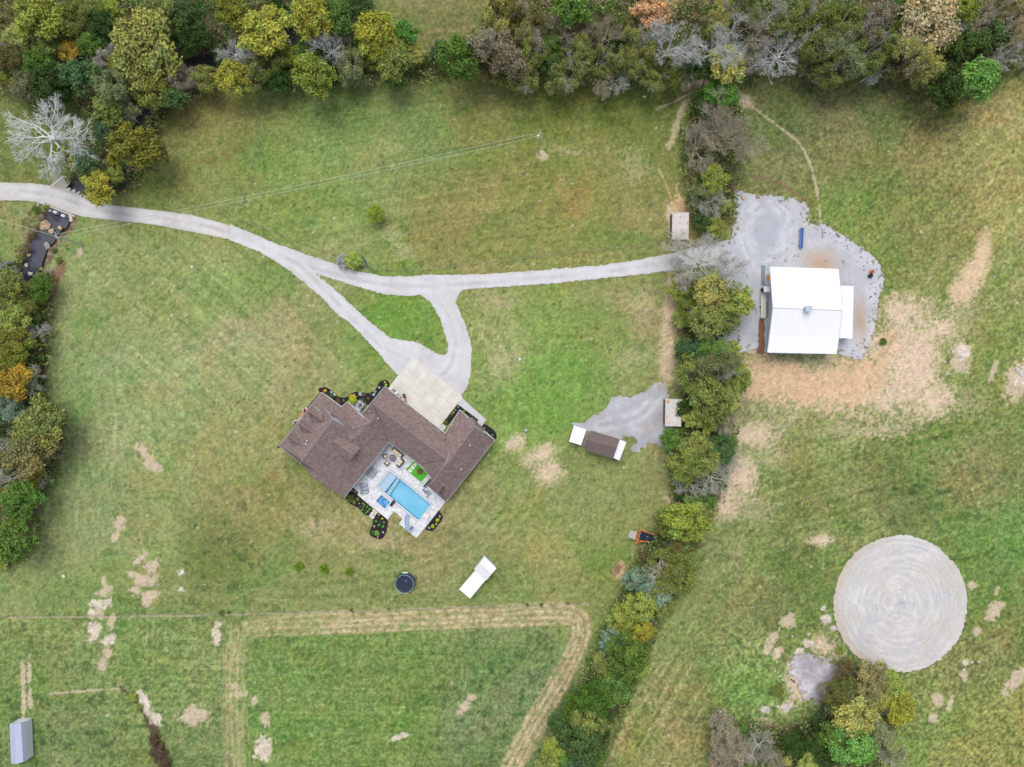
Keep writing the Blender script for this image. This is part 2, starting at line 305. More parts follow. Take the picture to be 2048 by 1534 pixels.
    def apply(mask, dfun, kind, w=1.0):
        nonlocal flat, n1, n2, n3, x, y
        if not mask.any(): return
        N1, N2, N3, X, Y = n1, n2, n3, x, y
        n1, n2, n3, x, y = N1[mask], N2[mask], N3[mask], X[mask], Y[mask]
        sub = lay(flat[mask], dfun(x, y), kind, w)
        n1, n2, n3, x, y = N1, N2, N3, X, Y
        flat[mask] = sub
    # worn clay yard south and east of the barn
    yard = [(1478, 716), (1530, 706), (1740, 700), (1790, 625), (1850, 610), (1905, 640), (1905, 700), (1880, 770), (1840, 840), (1760, 845), (1680, 838), (1600, 828), (1480, 800)]
    mk = (x > 1380) & (x < 2000) & (y > 540) & (y < 930)
    apply(mk, lambda a, b: np.clip(sdf(a, b, yard)/70+.20, -1, .8), 4)
    core = [(1480, 735), (1540, 722), (1640, 735), (1740, 712), (1775, 660), (1800, 690), (1770, 770), (1700, 812), (1600, 805), (1490, 795)]
    apply(mk, lambda a, b: np.clip(sdf(a, b, core)/40+.3, -1, 1), 2, .8)
    for (sx, sy, rx, ry, an_, kd) in SOIL:
        R = max(rx, ry)*2.4+10; mk = (abs(x-sx) < R) & (abs(y-sy) < R)
        def df(a, b, sx=sx, sy=sy, rx=rx, ry=ry, an_=an_):
            p, q = rotc(a-sx, b-sy, an_); return (1.38 if kd < 4 else 1.2)-np.hypot(p/rx, q/ry)
        apply(mk, df, kd)
    for pts, w, kd in PATHS:
        xs_ = [p[0] for p in pts]; ys_ = [p[1] for p in pts]
        mk = (x > min(xs_)-20) & (x < max(xs_)+20) & (y > min(ys_)-20) & (y < max(ys_)+20)
        pp = spline(pts); apply(mk, lambda a, b: 1-dline(a, b, pp)[0]/w, kd, .85 if kd != 7 else .6)
    for pts, w in LANES:
        xs_ = [p[0] for p in pts]; ys_ = [p[1] for p in pts]; mk = (x > min(xs_)-30) & (x < max(xs_)+30) & (y > min(ys_)-30) & (y < max(ys_)+30); D, o, arc = dline(x[mk], y[mk], spline(pts))
        f = np.exp(-(D/w)**2)*.42*sst(fbm(arc, o*5, 40, 67, 3), .3, .6); sub = mixc(flat[mk], flat[mk]*np.array([1.22, 1.16, 1.25]), f); f = np.exp(-((o-w*1.8)/(w*.7))**2)*.35*(D < w*5); flat[mk] = mixc(sub, sub*np.array([.84, .92, .84]), f)
    # hay track: parallel straw windrows round the lower field
    mk = (x > 420) & (x < 1220) & (y > 1180)
    X, Y = x[mk], y[mk]; d, off, arc = dline(X, Y, TRACK)
    top = sst(arc, 260, 480); w = 24+2*np.sin(arc/60.)
    band = sst(w-d, -1, 4)
    lines = 0
    for o, a_ in ((-19, .7), (-7, .9), (4, .9), (15, .75)):
        lines = lines+a_*np.exp(-((off-o-1.5*np.sin(arc/37.+o))/2.6)**2)
    nz = fbm(X, Y, 7, 61, 3); pf = sst(nz+.25*top*vn(X, Y, 20, 62), .48, .62)
    f = band*np.clip(.18+.34*pf+.75*lines*sst(nz, .22, .45), 0, 1)*(.58+.42*top)
    sub = flat[mk]; fk = vn(arc*.35, off*1.0, 2.2, 65); sub = mixc(sub, (210, 188, 150), f); sub = mixc(sub, (228, 208, 172), f*(fk > .66)*.6); sub = mixc(sub, (136, 138, 84), band*(vn(arc*.5, off, 3, 66) > .68)*.45)
    sub = mixc(sub, (140, 128, 88), band*.25*(vn(X, Y, 11, 63) > .6)*top); flat[mk] = sub
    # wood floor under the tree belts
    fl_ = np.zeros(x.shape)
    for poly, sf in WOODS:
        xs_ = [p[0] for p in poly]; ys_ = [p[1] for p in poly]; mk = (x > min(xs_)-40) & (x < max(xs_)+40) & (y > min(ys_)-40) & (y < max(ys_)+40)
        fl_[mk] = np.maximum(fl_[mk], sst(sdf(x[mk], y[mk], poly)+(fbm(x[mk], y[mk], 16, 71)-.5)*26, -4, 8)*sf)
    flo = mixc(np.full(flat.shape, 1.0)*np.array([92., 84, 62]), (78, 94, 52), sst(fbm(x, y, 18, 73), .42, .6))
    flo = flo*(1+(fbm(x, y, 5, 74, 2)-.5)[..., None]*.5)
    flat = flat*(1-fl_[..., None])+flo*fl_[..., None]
    # creek banks
    mk = (x < 640) & (y < 760); d, _, _ = dline(x[mk], y[mk], CREEK); d = np.minimum(d, 10-sdf(x[mk], y[mk], [(90, 428), (104, 424), (138, 440), (131, 456), (106, 483), (86, 515), (72, 545), (50, 510), (60, 481), (88, 442)])); k = sst(28-d+(n1[mk]-.5)*26, 0, 9)*.9
    sub = mixc(flat[mk], (116, 98, 78), k); sub = mixc(sub, (186, 176, 166), k*(n2[mk] > .66)*.6); flat[mk] = sub
    return np.clip(flat, 8, 245)
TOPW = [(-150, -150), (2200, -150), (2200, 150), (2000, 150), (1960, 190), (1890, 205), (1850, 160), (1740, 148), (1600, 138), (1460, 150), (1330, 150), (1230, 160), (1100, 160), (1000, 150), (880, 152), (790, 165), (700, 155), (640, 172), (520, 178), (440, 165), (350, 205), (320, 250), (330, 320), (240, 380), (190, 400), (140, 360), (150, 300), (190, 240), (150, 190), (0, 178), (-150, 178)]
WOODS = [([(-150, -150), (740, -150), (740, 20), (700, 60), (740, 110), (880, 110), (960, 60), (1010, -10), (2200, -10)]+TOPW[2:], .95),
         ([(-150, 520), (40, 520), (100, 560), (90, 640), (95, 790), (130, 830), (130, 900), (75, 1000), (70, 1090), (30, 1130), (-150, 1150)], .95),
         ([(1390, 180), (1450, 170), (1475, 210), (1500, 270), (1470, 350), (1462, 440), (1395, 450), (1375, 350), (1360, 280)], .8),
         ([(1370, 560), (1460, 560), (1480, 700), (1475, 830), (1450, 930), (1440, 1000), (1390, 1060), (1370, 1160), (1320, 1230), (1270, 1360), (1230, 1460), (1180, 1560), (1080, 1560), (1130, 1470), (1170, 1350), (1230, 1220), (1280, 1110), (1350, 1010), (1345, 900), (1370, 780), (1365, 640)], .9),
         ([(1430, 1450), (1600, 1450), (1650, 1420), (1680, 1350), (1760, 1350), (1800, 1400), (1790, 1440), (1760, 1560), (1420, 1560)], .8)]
def grow0(poly, d):
    cx = sum(p[0] for p in poly)/len(poly); cy0 = sum(p[1] for p in poly)/len(poly); return [(p[0]+(p[0]-cx)/max(math.hypot(p[0]-cx, p[1]-cy0), 1)*d, p[1]+(p[1]-cy0)/max(math.hypot(p[0]-cx, p[1]-cy0), 1)*d) for p in poly][::-1]
def axis(lo, hi, st, far):
    a = list(np.arange(lo, hi+1e-6, st)); d = st*2
    while a[-1] < far: a.append(a[-1]+d); a.insert(0, a[0]-d); d *= 1.45
    return np.array(a)
ax_, ay_ = axis(-105, 105, .25, 3500), axis(-79, 79, .25, 3500)
GX, GY = np.meshgrid(ax_, ay_); px_, py_ = GX*10+1024, 767-GY*10
nr, nc = GX.shape; X1, Y1 = px_.ravel(), py_.ravel()
cl = lambda a, lo, hi: np.clip(a, lo, hi)
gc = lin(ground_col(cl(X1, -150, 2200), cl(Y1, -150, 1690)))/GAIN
WPOLY = [(90, 428), (104, 424), (138, 440), (131, 456), (114, 466), (106, 483), (92, 494), (86, 515), (83, 535), (72, 545), (58, 536), (50, 510), (60, 481), (73, 465), (80, 455), (88, 442)]
near = (X1 < 700) & (Y1 < 800) & (X1 > -50) & (Y1 > -50)
GZ = np.zeros(X1.shape); GZ += (fbm(X1, Y1, 160, 81, 3)-.5)*.25*0
GZ[near] -= 1.5*sst(dline(X1[near], Y1[near], CREEK)[0]*-1, -20, -8)
GZ[near] = np.minimum(GZ[near], -1.3*sst(sdf(X1[near], Y1[near], WPOLY), -7, 2)); GZ += (fbm(X1, Y1, 14, 82, 3)-.5)*.10-.06
pool_m = (abs(X1-808) < 75) & (abs(Y1-985) < 65)
POOLC = [(752, 966), (781, 940), (866, 1007), (838, 1044), (790, 1010), (768, 1020), (750, 1003)]
GZ[pool_m] = np.where(sdf(X1[pool_m], Y1[pool_m], POOLC) > -4, -2.6, GZ[pool_m])
V = np.stack([GX.ravel(), GY.ravel(), GZ], 1)
ii = (np.arange(nr-1)[:, None]*nc+np.arange(nc-1)[None]).ravel(); Q = np.stack([ii, ii+1, ii+1+nc, ii+nc], 1)
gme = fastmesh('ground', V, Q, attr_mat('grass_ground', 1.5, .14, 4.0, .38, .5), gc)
tag(bpy.data.objects.new('ground', gme), kind='structure'); C.objects.link(bpy.data.objects['ground'])

def sheet(name, poly, z, mat, colf, ragged=1.6, holes=(), step=2.5, seed=0, sm=True, kind='structure', zf=None):
    """flat sheet with a ragged natural edge, traced outline in pixels"""
    if sm: poly = spline(poly, True, 4); holes = [spline(h, True, 4) for h in holes]
    xs_ = [p[0] for p in poly]; ys_ = [p[1] for p in poly]
    gx = np.arange(min(xs_)-8, max(xs_)+8, step); gy = np.arange(min(ys_)-8, max(ys_)+8, step); X, Y = np.meshgrid(gx, gy)
    d = sdf(X, Y, poly)
    for h in holes: d = np.minimum(d, -sdf(X, Y, h))
    d = d+ragged*(fbm(X, Y, 8, 90+seed, 3)-.5)*2.2+.8+ragged*1.1*(vn(X, Y, 3.6, 95+seed)-.5)*2
    gy_, gx_ = np.gradient(d, step); gg = gx_**2+gy_**2+.15
    ins = d > 0; mv = np.clip(-d/gg, -step, step)
    PX = np.where(ins, X, X+gx_*mv); PY = np.where(ins, Y, Y+gy_*mv)
    cell = ins[:-1, :-1] | ins[1:, :-1] | ins[:-1, 1:] | ins[1:, 1:]
    R, Cn = X.shape; jj, kk = np.nonzero(cell); a = jj*Cn+kk; Q = np.stack([a, a+Cn, a+Cn+1, a+1], 1)
    use, inv = np.unique(Q, return_inverse=True); Q = inv.reshape(Q.shape)
    fx, fy = PX.ravel()[use], PY.ravel()[use]; zz = np.full(fx.shape, float(z))
    if zf is not None: zz = zz+zf(fx, fy)
    k = .1*(H-zz)/H; V = np.stack([(fx-1024)*k, (767-fy)*k, zz], 1)
    col = lin(np.clip(colf(fx, fy, d.ravel()[use]), 5, 250))/GAIN
    me = fastmesh(name, V, Q, mat, col); o = bpy.data.objects.new(name, me); C.objects.link(o); return tag(o, kind=kind)
GRM = attr_mat('gravel', 6.0, .10, 22.0, .14, .5); CON = attr_mat('worn_concrete', 2.0, .05, 16, .05, .15)
def gravel(base, tint=(196, 178, 152), tw=.25, tracks=(), seed=0, dk=.06):
    def f(x, y, d):
        n = fbm(x, y, 26, 200+seed, 4); c = np.zeros(x.shape+(3,))+np.array(base, float)
        c = c*(1+(n-.5)*dk*3+(vn(x, y, 4, 201+seed)-.5)*dk)[..., None]
        c = mixc(c, tint, sst(fbm(x, y, 50, 202+seed), .5, .75)*tw)
        c = mixc(c, tint, sst(4-d+3*(n-.5), 0, 6)*.45)
        for pts, off, w in tracks:
            D, o, arc = dline(x, y, spline(pts))
            for s_ in (-off, off): c = mixc(c, (226, 227, 230), np.exp(-((o-s_)/w)**2)*.6*(D < 30)*sst(fbm(arc, o, 20, 205), .3, .6))
            c = mixc(c, (172, 172, 172), np.exp(-(o/(w*.9))**2)*.36*sst(fbm(arc, o*2, 30, 206), .4, .65))
        return c
    return f
MAIN = [(0, 383), (60, 384), (110, 391), (150, 405), (200, 422), (300, 433), (400, 449), (460, 466), (512, 486), (600, 528), (680, 550), (760, 568), (860, 572), (1024, 560), (1200, 545), (1340, 524), (1470, 500)]
LEG = [(560, 505), (620, 550), (690, 622), (760, 690), (810, 715), (880, 750), (910, 700), (900, 640), (870, 590)]
concrete_road = [(-30, 366), (0, 366), (60, 367), (100, 372), (130, 382), (180, 397), (215, 410), (300, 420), (380, 430), (430, 443), (461, 452), (454, 477), (430, 472), (380, 462), (300, 447), (220, 439), (165, 432), (140, 425), (115, 415), (90, 405), (50, 400), (0, 400), (-30, 400)]
sheet('road', concrete_road, .05, CON, gravel((212, 210, 207), (194, 184, 166), .3, [(MAIN, 8, 4.0)], 1), .5, sm=False)
drive = [(461, 451), (512, 470), (537, 483), (586, 500), (621, 514), (665, 526), (704, 541), (739, 548), (767, 553), (813, 554), (862, 550), (923, 550), (1024, 546), (1100, 540), (1200, 532), (1280, 520), (1340, 508), (1400, 492), (1455, 482), (1480, 480), (1480, 530), (1440, 530), (1400, 532), (1330, 542), (1280, 548), (1200, 556), (1100, 566), (1024, 571), (950, 576), (926, 578), (917, 588), (910, 604), (920, 626), (931, 654), (940, 681), (943, 708), (941, 741), (936, 766), (925, 788), (900, 790), (830, 740), (800, 752), (786, 739), (769, 719), (750, 697), (725, 670), (701, 645), (676, 629), (649, 599), (608, 563), (580, 541), (547, 519), (512, 500), (454, 477)]
isl = [(614, 537), (649, 551), (704, 569), (745, 581), (772, 588), (816, 591), (840, 589), (857, 599), (870, 615), (882, 640), (890, 665), (896, 687), (896, 705), (887, 712), (868, 706), (846, 692), (827, 683), (802, 681), (780, 676), (758, 659), (725, 632), (698, 607), (671, 581), (643, 559), (621, 544)]
sheet('gravel_road', drive, .035, GRM, gravel((213, 213, 216), (204, 196, 180), .2, [(MAIN, 8, 4.5), (LEG, 8, 4.5)], 2, .05), 1.2, [isl], sm=False)
pad = [(1440, 484), (1465, 481), (1467, 449), (1472, 410), (1472, 382), (1487, 384), (1502, 390), (1539, 390), (1569, 395), (1589, 397), (1601, 407), (1611, 405), (1617, 420), (1613, 437), (1623, 449), (1638, 444), (1651, 452), (1670, 459), (1678, 469), (1693, 474), (1703, 484), (1720, 494), (1737, 506), (1750, 519), (1765, 538), (1768, 558), (1765, 578), (1755, 598), (1755, 620), (1751, 645), (1745, 677), (1735, 695), (1725, 717), (1708, 717), (1678, 707), (1534, 707), (1514, 697), (1477, 704), (1455, 707), (1440, 700), (1430, 600), (1440, 530)]
def padcol(x, y, d):
    c = gravel((198, 201, 208), (188, 170, 150), .15, [], 5, .06)(x, y, d)
    e = np.hypot((x-1533)/1.0, (y-462)/1.25); an = np.arctan2(y-462, x-1533)
    rings = sst(fbm(e, an*20, 5, 301, 2), .5, .7); c = mixc(c, (222, 225, 233), rings*np.exp(-((e-48)/20)**2)*.6)
    c = mixc(c, (178, 182, 194), sst(30-e, 0, 6)*.5)
    c = mixc(c, (196, 160, 128), np.exp(-(((x-1640)/34)**2+((y-528)/30)**2))*.75)
    c = mixc(c, (196, 164, 132), np.exp(-(((x-1722)/14)**2+((y-640)/44)**2))*.7)
    c = mixc(c, (120, 108, 84), sst(vn(x, y, 6, 303)+.25*sst(18-d, 0, 18), .91, .97)*.7)
    return c
sheet('gravel_yard', pad, .055, GRM, padcol, 2.6, seed=3, sm=False)
pad2 = [(1145, 846), (1169, 846), (1183, 833), (1204, 825), (1214, 811), (1227, 794), (1262, 794), (1272, 789), (1293, 786), (1306, 766), (1322, 764), (1338, 790), (1336, 860), (1328, 880), (1320, 893), (1312, 885), (1295, 885), (1292, 897), (1284, 892), (1279, 904), (1268, 904), (1260, 896), (1276, 885), (1270, 871), (1248, 871), (1238, 880), (1201, 885), (1160, 880)]
sheet('gravel_yard', pad2, .03, GRM, gravel((184, 186, 192), (176, 160, 142), .35, [([(1325, 770), (1280, 830), (1200, 850)], 9, 5)], 6, .09), 2.4, seed=6, sm=False)
gp = [(1586, 1322), (1610, 1306), (1640, 1318), (1668, 1330), (1700, 1338), (1712, 1350), (1690, 1375), (1660, 1400), (1640, 1405), (1615, 1395), (1592, 1365)]
sheet('gravel_patch', gp, .03, GRM, gravel((190, 186, 192), (160, 142, 122), 0.55, [], 7, .16), 9, seed=8)
def roundcol(x, y, d):
    ex, ey = x-1801, y-1208; r = np.hypot(ex, ey*.985); an = np.arctan2(ey, ex); r = r+6*(fbm(np.cos(an)*40+200, np.sin(an)*40+200, 30, 401)-.5)+5*(fbm(x, y, 45, 407)-.5)
    arcs = fbm(r, an*9, 3.0, 402, 2); arc2 = fbm(r, an*30+90, 5.5, 404, 3); c = np.zeros(x.shape+(3,))+np.array((209., 207, 205))
    c = mixc(c, (188, 190, 198), sst(arc2, .48, .64)*sst(fbm(x, y, 70, 403), .35, .6)*.45)
    c = mixc(c, (226, 223, 218), sst(arcs, .56, .7)*.75); c = mixc(c, (176, 174, 172), sst(arcs, .38, .26)*.22)
    c = mixc(c, (204, 194, 180), sst(fbm(x, y, 60, 405), .45, .65)*.35)
    c = mixc(c, (202, 184, 162), sst(r, 112, 130)*.55*sst(-ex, -10, 90)); c = mixc(c, (170, 174, 186), np.exp(-((ex-2)/9)**2-((ey+2)/6)**2)*.6)
    return c*(1+(vn(x, y, 3.0, 406)-.5)*.07)[..., None]
sheet('round_gravel_pad', [(1801+133*math.cos(t*math.pi/24), 1208+136*math.sin(t*math.pi/24)) for t in range(48)], .09, GRM, roundcol, 2.0, seed=9, sm=False)
# ---------------------------------------------------------------- creek water
WM = bpy.data.materials.new('creek_water'); t, b = nodes(WM)
b.inputs['Base Color'].default_value = (.058, .060, .075, 1); b.inputs['Roughness'].default_value = .08
n_ = t.nodes.new('ShaderNodeTexNoise'); n_.inputs['Scale'].default_value = 3; bp = t.nodes.new('ShaderNodeBump'); bp.inputs['Strength'].default_value = .15
t.links.new(n_.outputs['Fac'], bp.inputs['Height']); t.links.new(bp.outputs[0], b.inputs['Normal'])
mb = MB(); cr = CREEK; W_ = []
for i, (x, y) in enumerate(cr):
    a, c_ = cr[max(i-1, 0)], cr[min(i+1, len(cr)-1)]; dx, dy = c_[0]-a[0], c_[1]-a[1]; l = math.hypot(dx, dy); w = 17
    W_.append((P(x-dy/l*w, y+dx/l*w, 0), P(x+dy/l*w, y-dx/l*w, 0)))
vsx = [(p[0], p[1], -.85) for q in W_ for p in q]; mb.add(vsx, [(2*i, 2*i+1, 2*i+3, 2*i+2) for i in range(len(W_)-1)])
tag(mb.build('creek_water', WM), kind='structure')
mb = MB(); mb.add([(*P(x, y, -.84)[:2], -.84) for x, y in grow0(WPOLY, 3)], [tuple(range(len(WPOLY)))]); tag(mb.build('creek_water', WM), kind='structure')
# ---------------------------------------------------------------- building helpers
def polymesh(name, faces, mat, parent, off, thick=0.0):
    """faces: lists of (px,py,z)"""
    mb = MB(); idx = {}; vs = []; fs = []
    for f in faces:
        g = []
        for q in f:
            k = (round(q[0], 1), round(q[1], 1), round(q[2], 2))
            if k not in idx: idx[k] = len(vs); vs.append(P(*q))
            g.append(idx[k])
        a = 0; 
        for i in range(len(g)): p, r = vs[g[i]], vs[g[(i+1) % len(g)]]; a += p[0]*r[1]-r[0]*p[1]
        fs.append(tuple(g) if a > 0 else tuple(g[::-1]))
    mb.add(vs, fs); o = mb.build(name, mat, parent, off)
    if thick:
        md = o.modifiers.new('thickness', 'SOLIDIFY'); md.thickness = thick; md.offset = -1
    return o
def strips(name, segs, mat, parent, off, w=.14, lift=.05):
    """raised strips along edges (ridge caps, gutters): segs of two (px,py,z)"""
    for a, b in segs:
        mb = MB(); A, B = Vector(P(*a)), Vector(P(*b)); A.z += lift; B.z += lift; mb.tube([A, B], w, 4); o = mb.build(name, mat, parent, off)
    return o
def wallbody(poly, zt, mat, parent, off, z0=-.1):
    mb = MB(); mb.prism([P(x, y, 0)[:2] for x, y in poly], z0, zt); return mb.build('wall', mat, parent, off)
def inset(poly, k):
    cx = sum(p[0] for p in poly)/len(poly); cy_ = sum(p[1] for p in poly)/len(poly)
    return [(cx+(p[0]-cx)*k, cy_+(p[1]-cy_)*k) for p in poly]
def base_of(px, py, z):   # ground pixel under a point seen at px,py with height z
    k = (H-z)/H; return (1024+(px-1024)*k, 767+(py-767)*k)
SHING = M('brown_shingles', L(122, 104, 101), .12, 1.7, .9, L(152, 134, 131), .3, detail=10, spec=.15)
SH2 = M('brown_shingles_cap', L(158, 138, 135), .08, 3, .9)
WALLM = M('white_siding', L(214, 217, 220), .03, 3, .7, stripe=(math.pi/2, .2, .12))
TRIM = M('white_trim', L(228, 230, 234), .02, 4, .5)
GLASS = M('window_glass', (.03, .04, .05, 1), .05, 1, .08, spec=.6)
WHITEM = M('white_metal_roof', (.79, .80, .81, 1), .03, .5, .45, stripe=(0, .34, .07), bump=.3)
WHITEM2 = M('white_metal_roof_cross', (.84, .85, .86, 1), .015, .8, .45, stripe=(math.radians(-40), .3, .05), bump=.2)
GREYM = M('grey_metal', L(176, 184, 190), .06, 2, .45, metal=.3)
DARK = M('dark_navy', L(38, 46, 66), .08, 4, .6)
BLACK = M('black_plastic', L(34, 36, 42), .1, 4, .5)
WOODM = M('weathered_wood', L(196, 186, 172), .12, 6, .85, stripe=(0, .14, .2))
# ================================================================ the house
hb = P(760, 880, 0)
house = thing('house', 'large brown-shingled house with three front dormers wrapping around a pool courtyard', 'house', hb)
Z = 3.0
A = (557.8, 891.8, Z); B = (643, 784.7, Z); Cc = (683.4, 814, Z); D = (694.6, 803, 3.3); E = (726, 835, 6.0); T = (704, 860.5, 6.3)
R1 = (605.5, 919.8, 8.5); R2 = (666.2, 840.8, 8.5); Wl = (647.5, 814, 4.9); S1 = (638, 943, 6.5); S2 = (628.2, 957.8, 6.3); Mm = (688.3, 994.8, Z); Lc = (777.3, 883.8, Z)
X1_ = (694.5, 856.5, 5.3); Pk = (602.8, 922, 8.3); E1 = (602.8, 928.4, Z); T1 = (573.5, 886, 4.6)
V0 = (746, 807, 6.2); F = (769.5, 773, Z); Ew = (723.8, 829, Z); G = (890.7, 866.9, Z); J1 = (892, 917.7, 6.2); K1 = (841, 929.5, Z)
Q1 = (753.8, 827.8, 5.6); Q2 = (742, 845, 6.15); NR = (951, 853.5, 6.3); Hh = (919.4, 820, Z); Er = (989.8, 880, Z); Jr = (892, 1003.8, Z)
N1 = (876, 949, 6.3); K2 = (863.3, 956.8, Z+.1); RE = (862, 968, 6.1)
main = [[A, T1, Wl, R2, R1], [A, B, Wl, T1], [R1, R2, T, E, Q2, Q1, V0, Lc, Mm, S2, S1],
        [B, Cc, X1_, Wl], [Cc, D, E, T, X1_], [A, T1, Pk, E1], [Pk, S1, S2, E1], [T1, R1, Pk], [R1, S1, Pk],
        [F, G, J1, V0], [Ew, F, V0], [Ew, V0, Q1], [Ew, Q1, Q2], [V0, J1, K1, Lc],
        [Hh, NR, J1, G], [J1, N1, RE, K2, K1], [NR, Er, Jr, RE, N1, J1]]
main[2] = [R1, R2, T, E, Q2, Q1, V0, Lc, Mm, S2, S1]
roof = polymesh('roof', main, SHING, house, hb, .16)
# small flat-topped roof piece at the courtyard end of the right wing
sm = polymesh('side_roof', [[(854, 970.5, 3.2), (863.3, 956.8, 3.2), (886.8, 971.2, 6.2), (875.5, 987, 6.2)]], M('brown_shingles_flat', L(124, 106, 104), .1, 2.2, .9, spec=.15), house, hb, .14)
polymesh('end_roof', [[(854, 970.5, 3.2), (875.5, 987, 6.25), (892, 1003.8, 3.0)]], SHING, house, hb, .1)
polymesh('porch_roof', [[(936, 836, 3.3), (950.5, 852.5, 4.9), (967.8, 861.5, 3.0), (968, 857.5, 2.9), (944, 834, 2.9)]], SHING, house, hb, .12)
strips('ridge_cap', [(R1, R2), (V0, J1), (NR, RE), (T, E), (Pk, S1), (Pk, R1), (Wl, R2), (R2, X1_)], SH2, house, hb, .10, .03)
strips('valley_flashing', [(Lc, V0), (G, J1), (K1, J1)], M('valley', L(112, 94, 92), .1, 2), house, hb, .05, .03)
strips('gutter', [(Er, Jr), (Mm, Lc), (Lc, K1), (F, G), (Hh, Er), (A, E1), (Cc, D), (Hh, G), (B, Cc), (A, B), (K1, K2), (Ew, F), (D, E)], TRIM, house, hb, .075, -.08)
outer = [A, B, Cc, D, Ew, F, G, Hh, Er, Jr, (854, 970.5, 3), K2, K1, Lc, Mm, (628.2, 957.8, 3), E1]
fp = []
n = len(outer); pts = [Vector(P(*q)).xy for q in outer]
ar = sum(pts[i].x*pts[(i+1) % n].y-pts[(i+1) % n].x*pts[i].y for i in range(n)); sg = 1 if ar > 0 else -1
for i in range(n):
    a, b, c = pts[i-1], pts[i], pts[(i+1) % n]; d1 = (b-a).normalized(); d2 = (c-b).normalized()
    nrm = (Vector((-d1.y, d1.x))+Vector((-d2.y, d2.x)))*sg; nrm = nrm/max(nrm.length, .4); fp.append(b+nrm*.42)
mb = MB(); mb.prism([(p.x, p.y) for p in fp], -.1, 2.86); mb.build('wall', WALLM, house, hb)
# gable walls: vertical infill under the open roof edges
def infill(mb, poly3):   # vertical sheet under consecutive roof points down to 2.8 m
    for a, b in zip(poly3[:-1], poly3[1:]):
        p, q = P(*a), P(*b); mb.add([(p[0], p[1], 2.75), (q[0], q[1], 2.75), (q[0], q[1], q[2]-.12), (p[0], p[1], p[2]-.12)], [(0, 1, 2, 3)])
for seg_ in ([Ew, V0, F], [Hh, NR, Er], [D, E], [E1, Pk], [S2, Mm], [(854, 970.5, 3.2), (875.5, 987, 6.25), (892, 1003.8, 3)], [(863.3, 956.8, 3.2), (886.8, 971.2, 6.2)], [Ew, Q2, E]): mb = MB(); infill(mb, seg_); mb.build('gable_wall', WALLM, house, hb)
if 0: mb = MB(); infill(mb, [Ew, V0, F]); infill(mb, [Hh, NR, Er]); infill(mb, [D, E]); infill(mb, [E1, Pk]); infill(mb, [S2, Mm]); infill(mb, [(854, 970.5, 3.2), (875.5, 987, 6.25), (892, 1003.8, 3)]); infill(mb, [(863.3, 956.8, 3.2), (886.8, 971.2, 6.2)]); infill(mb, [Ew, Q2, E])
# tall main gable seen as a pale blade above the lower front roof, with its little window
mb = MB(); g = [Vector(P(*q)) for q in (Wl, R2, (694.5, 856.3, 6.55))]; bot = [Vector(P(647.5, 814, 4.6)), Vector(P(694.5, 856.5, 5.0))]
gx_ = (g[2]-g[0]); gx_.z = 0; nn = Vector((gx_.y, -gx_.x, 0)).normalized(); nn = nn if nn.dot(Vector((.6, .79, 0))) > 0 else -nn
fv = [p+nn*.04 for p in (bot[0], bot[1], g[2], g[1], g[0])]; mb.add(fv, [(0, 1, 2, 3, 4)]); gw = mb.build('gable_wall', M('pale_siding', L(205, 218, 230), .03, 3, .6), house, hb)
mb = MB(); c0 = (g[0]+g[2])/2; c0 = g[0]*.60+g[2]*.40; c0.z = 6.0; ux = gx_.normalized()
mb.add([c0+ux*sx_*.55+nn*.08+Vector((0, 0, sz_*.35)) for sx_, sz_ in ((-1, -1), (1, -1), (1, 1), (-1, 1))], [(0, 1, 2, 3)]); mb.build('window', GLASS, house, hb)
def dormer(fr, bk, ne_f, ne_b, sw_f, sw_b, zr_f, zr_b, ze_f, ze_b, zlow, zlow_b):
    d = polymesh('dormer', [[(*fr, zr_f), (*ne_f, ze_f), (*ne_b, ze_b), (*bk, zr_b)], [(*fr, zr_f), (*bk, zr_b), (*sw_b, ze_b), (*sw_f, ze_f)]], SHING, house, hb, .12)
    mb = MB()
    def q(a, za, b, zb, la, lb):
        p, r = P(*a, za), P(*b, zb); mb.add([(p[0], p[1], la), (r[0], r[1], lb), (r[0], r[1], zb-.1), (p[0], p[1], za-.1)], [(0, 1, 2, 3)])
    q(ne_f, ze_f, fr, zr_f, zlow, zlow); q(fr, zr_f, sw_f, ze_f, zlow, zlow); q(ne_f, ze_f, ne_b, ze_b, zlow, zlow_b); q(sw_f, ze_f, sw_b, ze_b, zlow, zlow_b)
    o = mb.build('dormer_wall', WALLM, d, None); 
    for v in o.data.vertices: v.co -= Vector(hb)
    strips('dormer_ridge', [((*fr, zr_f), (*bk, zr_b))], SH2, d, hb, .09, .02)
    a, b = Vector(P(*ne_f, ze_f)), Vector(P(*sw_f, ze_f)); m_ = (a+b)/2; u = (b-a).normalized(); nv = (Vector(P(*fr, zr_f))-Vector(P(*bk, zr_b))); nv.z = 0; nv.normalize()
    mb = MB(); c = (Vector(P(*fr, zr_f)).xy.to_3d()*.5+m_.xy.to_3d()*.5)+nv*.35; c.z = zlow+.9*(ze_f-zlow)
    mb.add([c+u*s*.4+Vector((0, 0, z*.5)) for s, z in ((-1, -1), (1, -1), (1, 1), (-1, 1))], [(0, 1, 2, 3)]); w = mb.build('window', GLASS, d, hb)
    return d
for dx, dy in ((0, 0), (-18.3, 24.8), (-38.8, 50.6)):
    s = lambda a: (a[0]+dx, a[1]+dy)
    dormer(s((615.2, 820.4)), s((645, 841)), s((628.5, 814.4)), s((647.2, 829.5)), s((618.2, 834.6)), s((634.2, 844.8)), 7.3, 7.1, 5.8, 6.25, 3.4, 5.6)
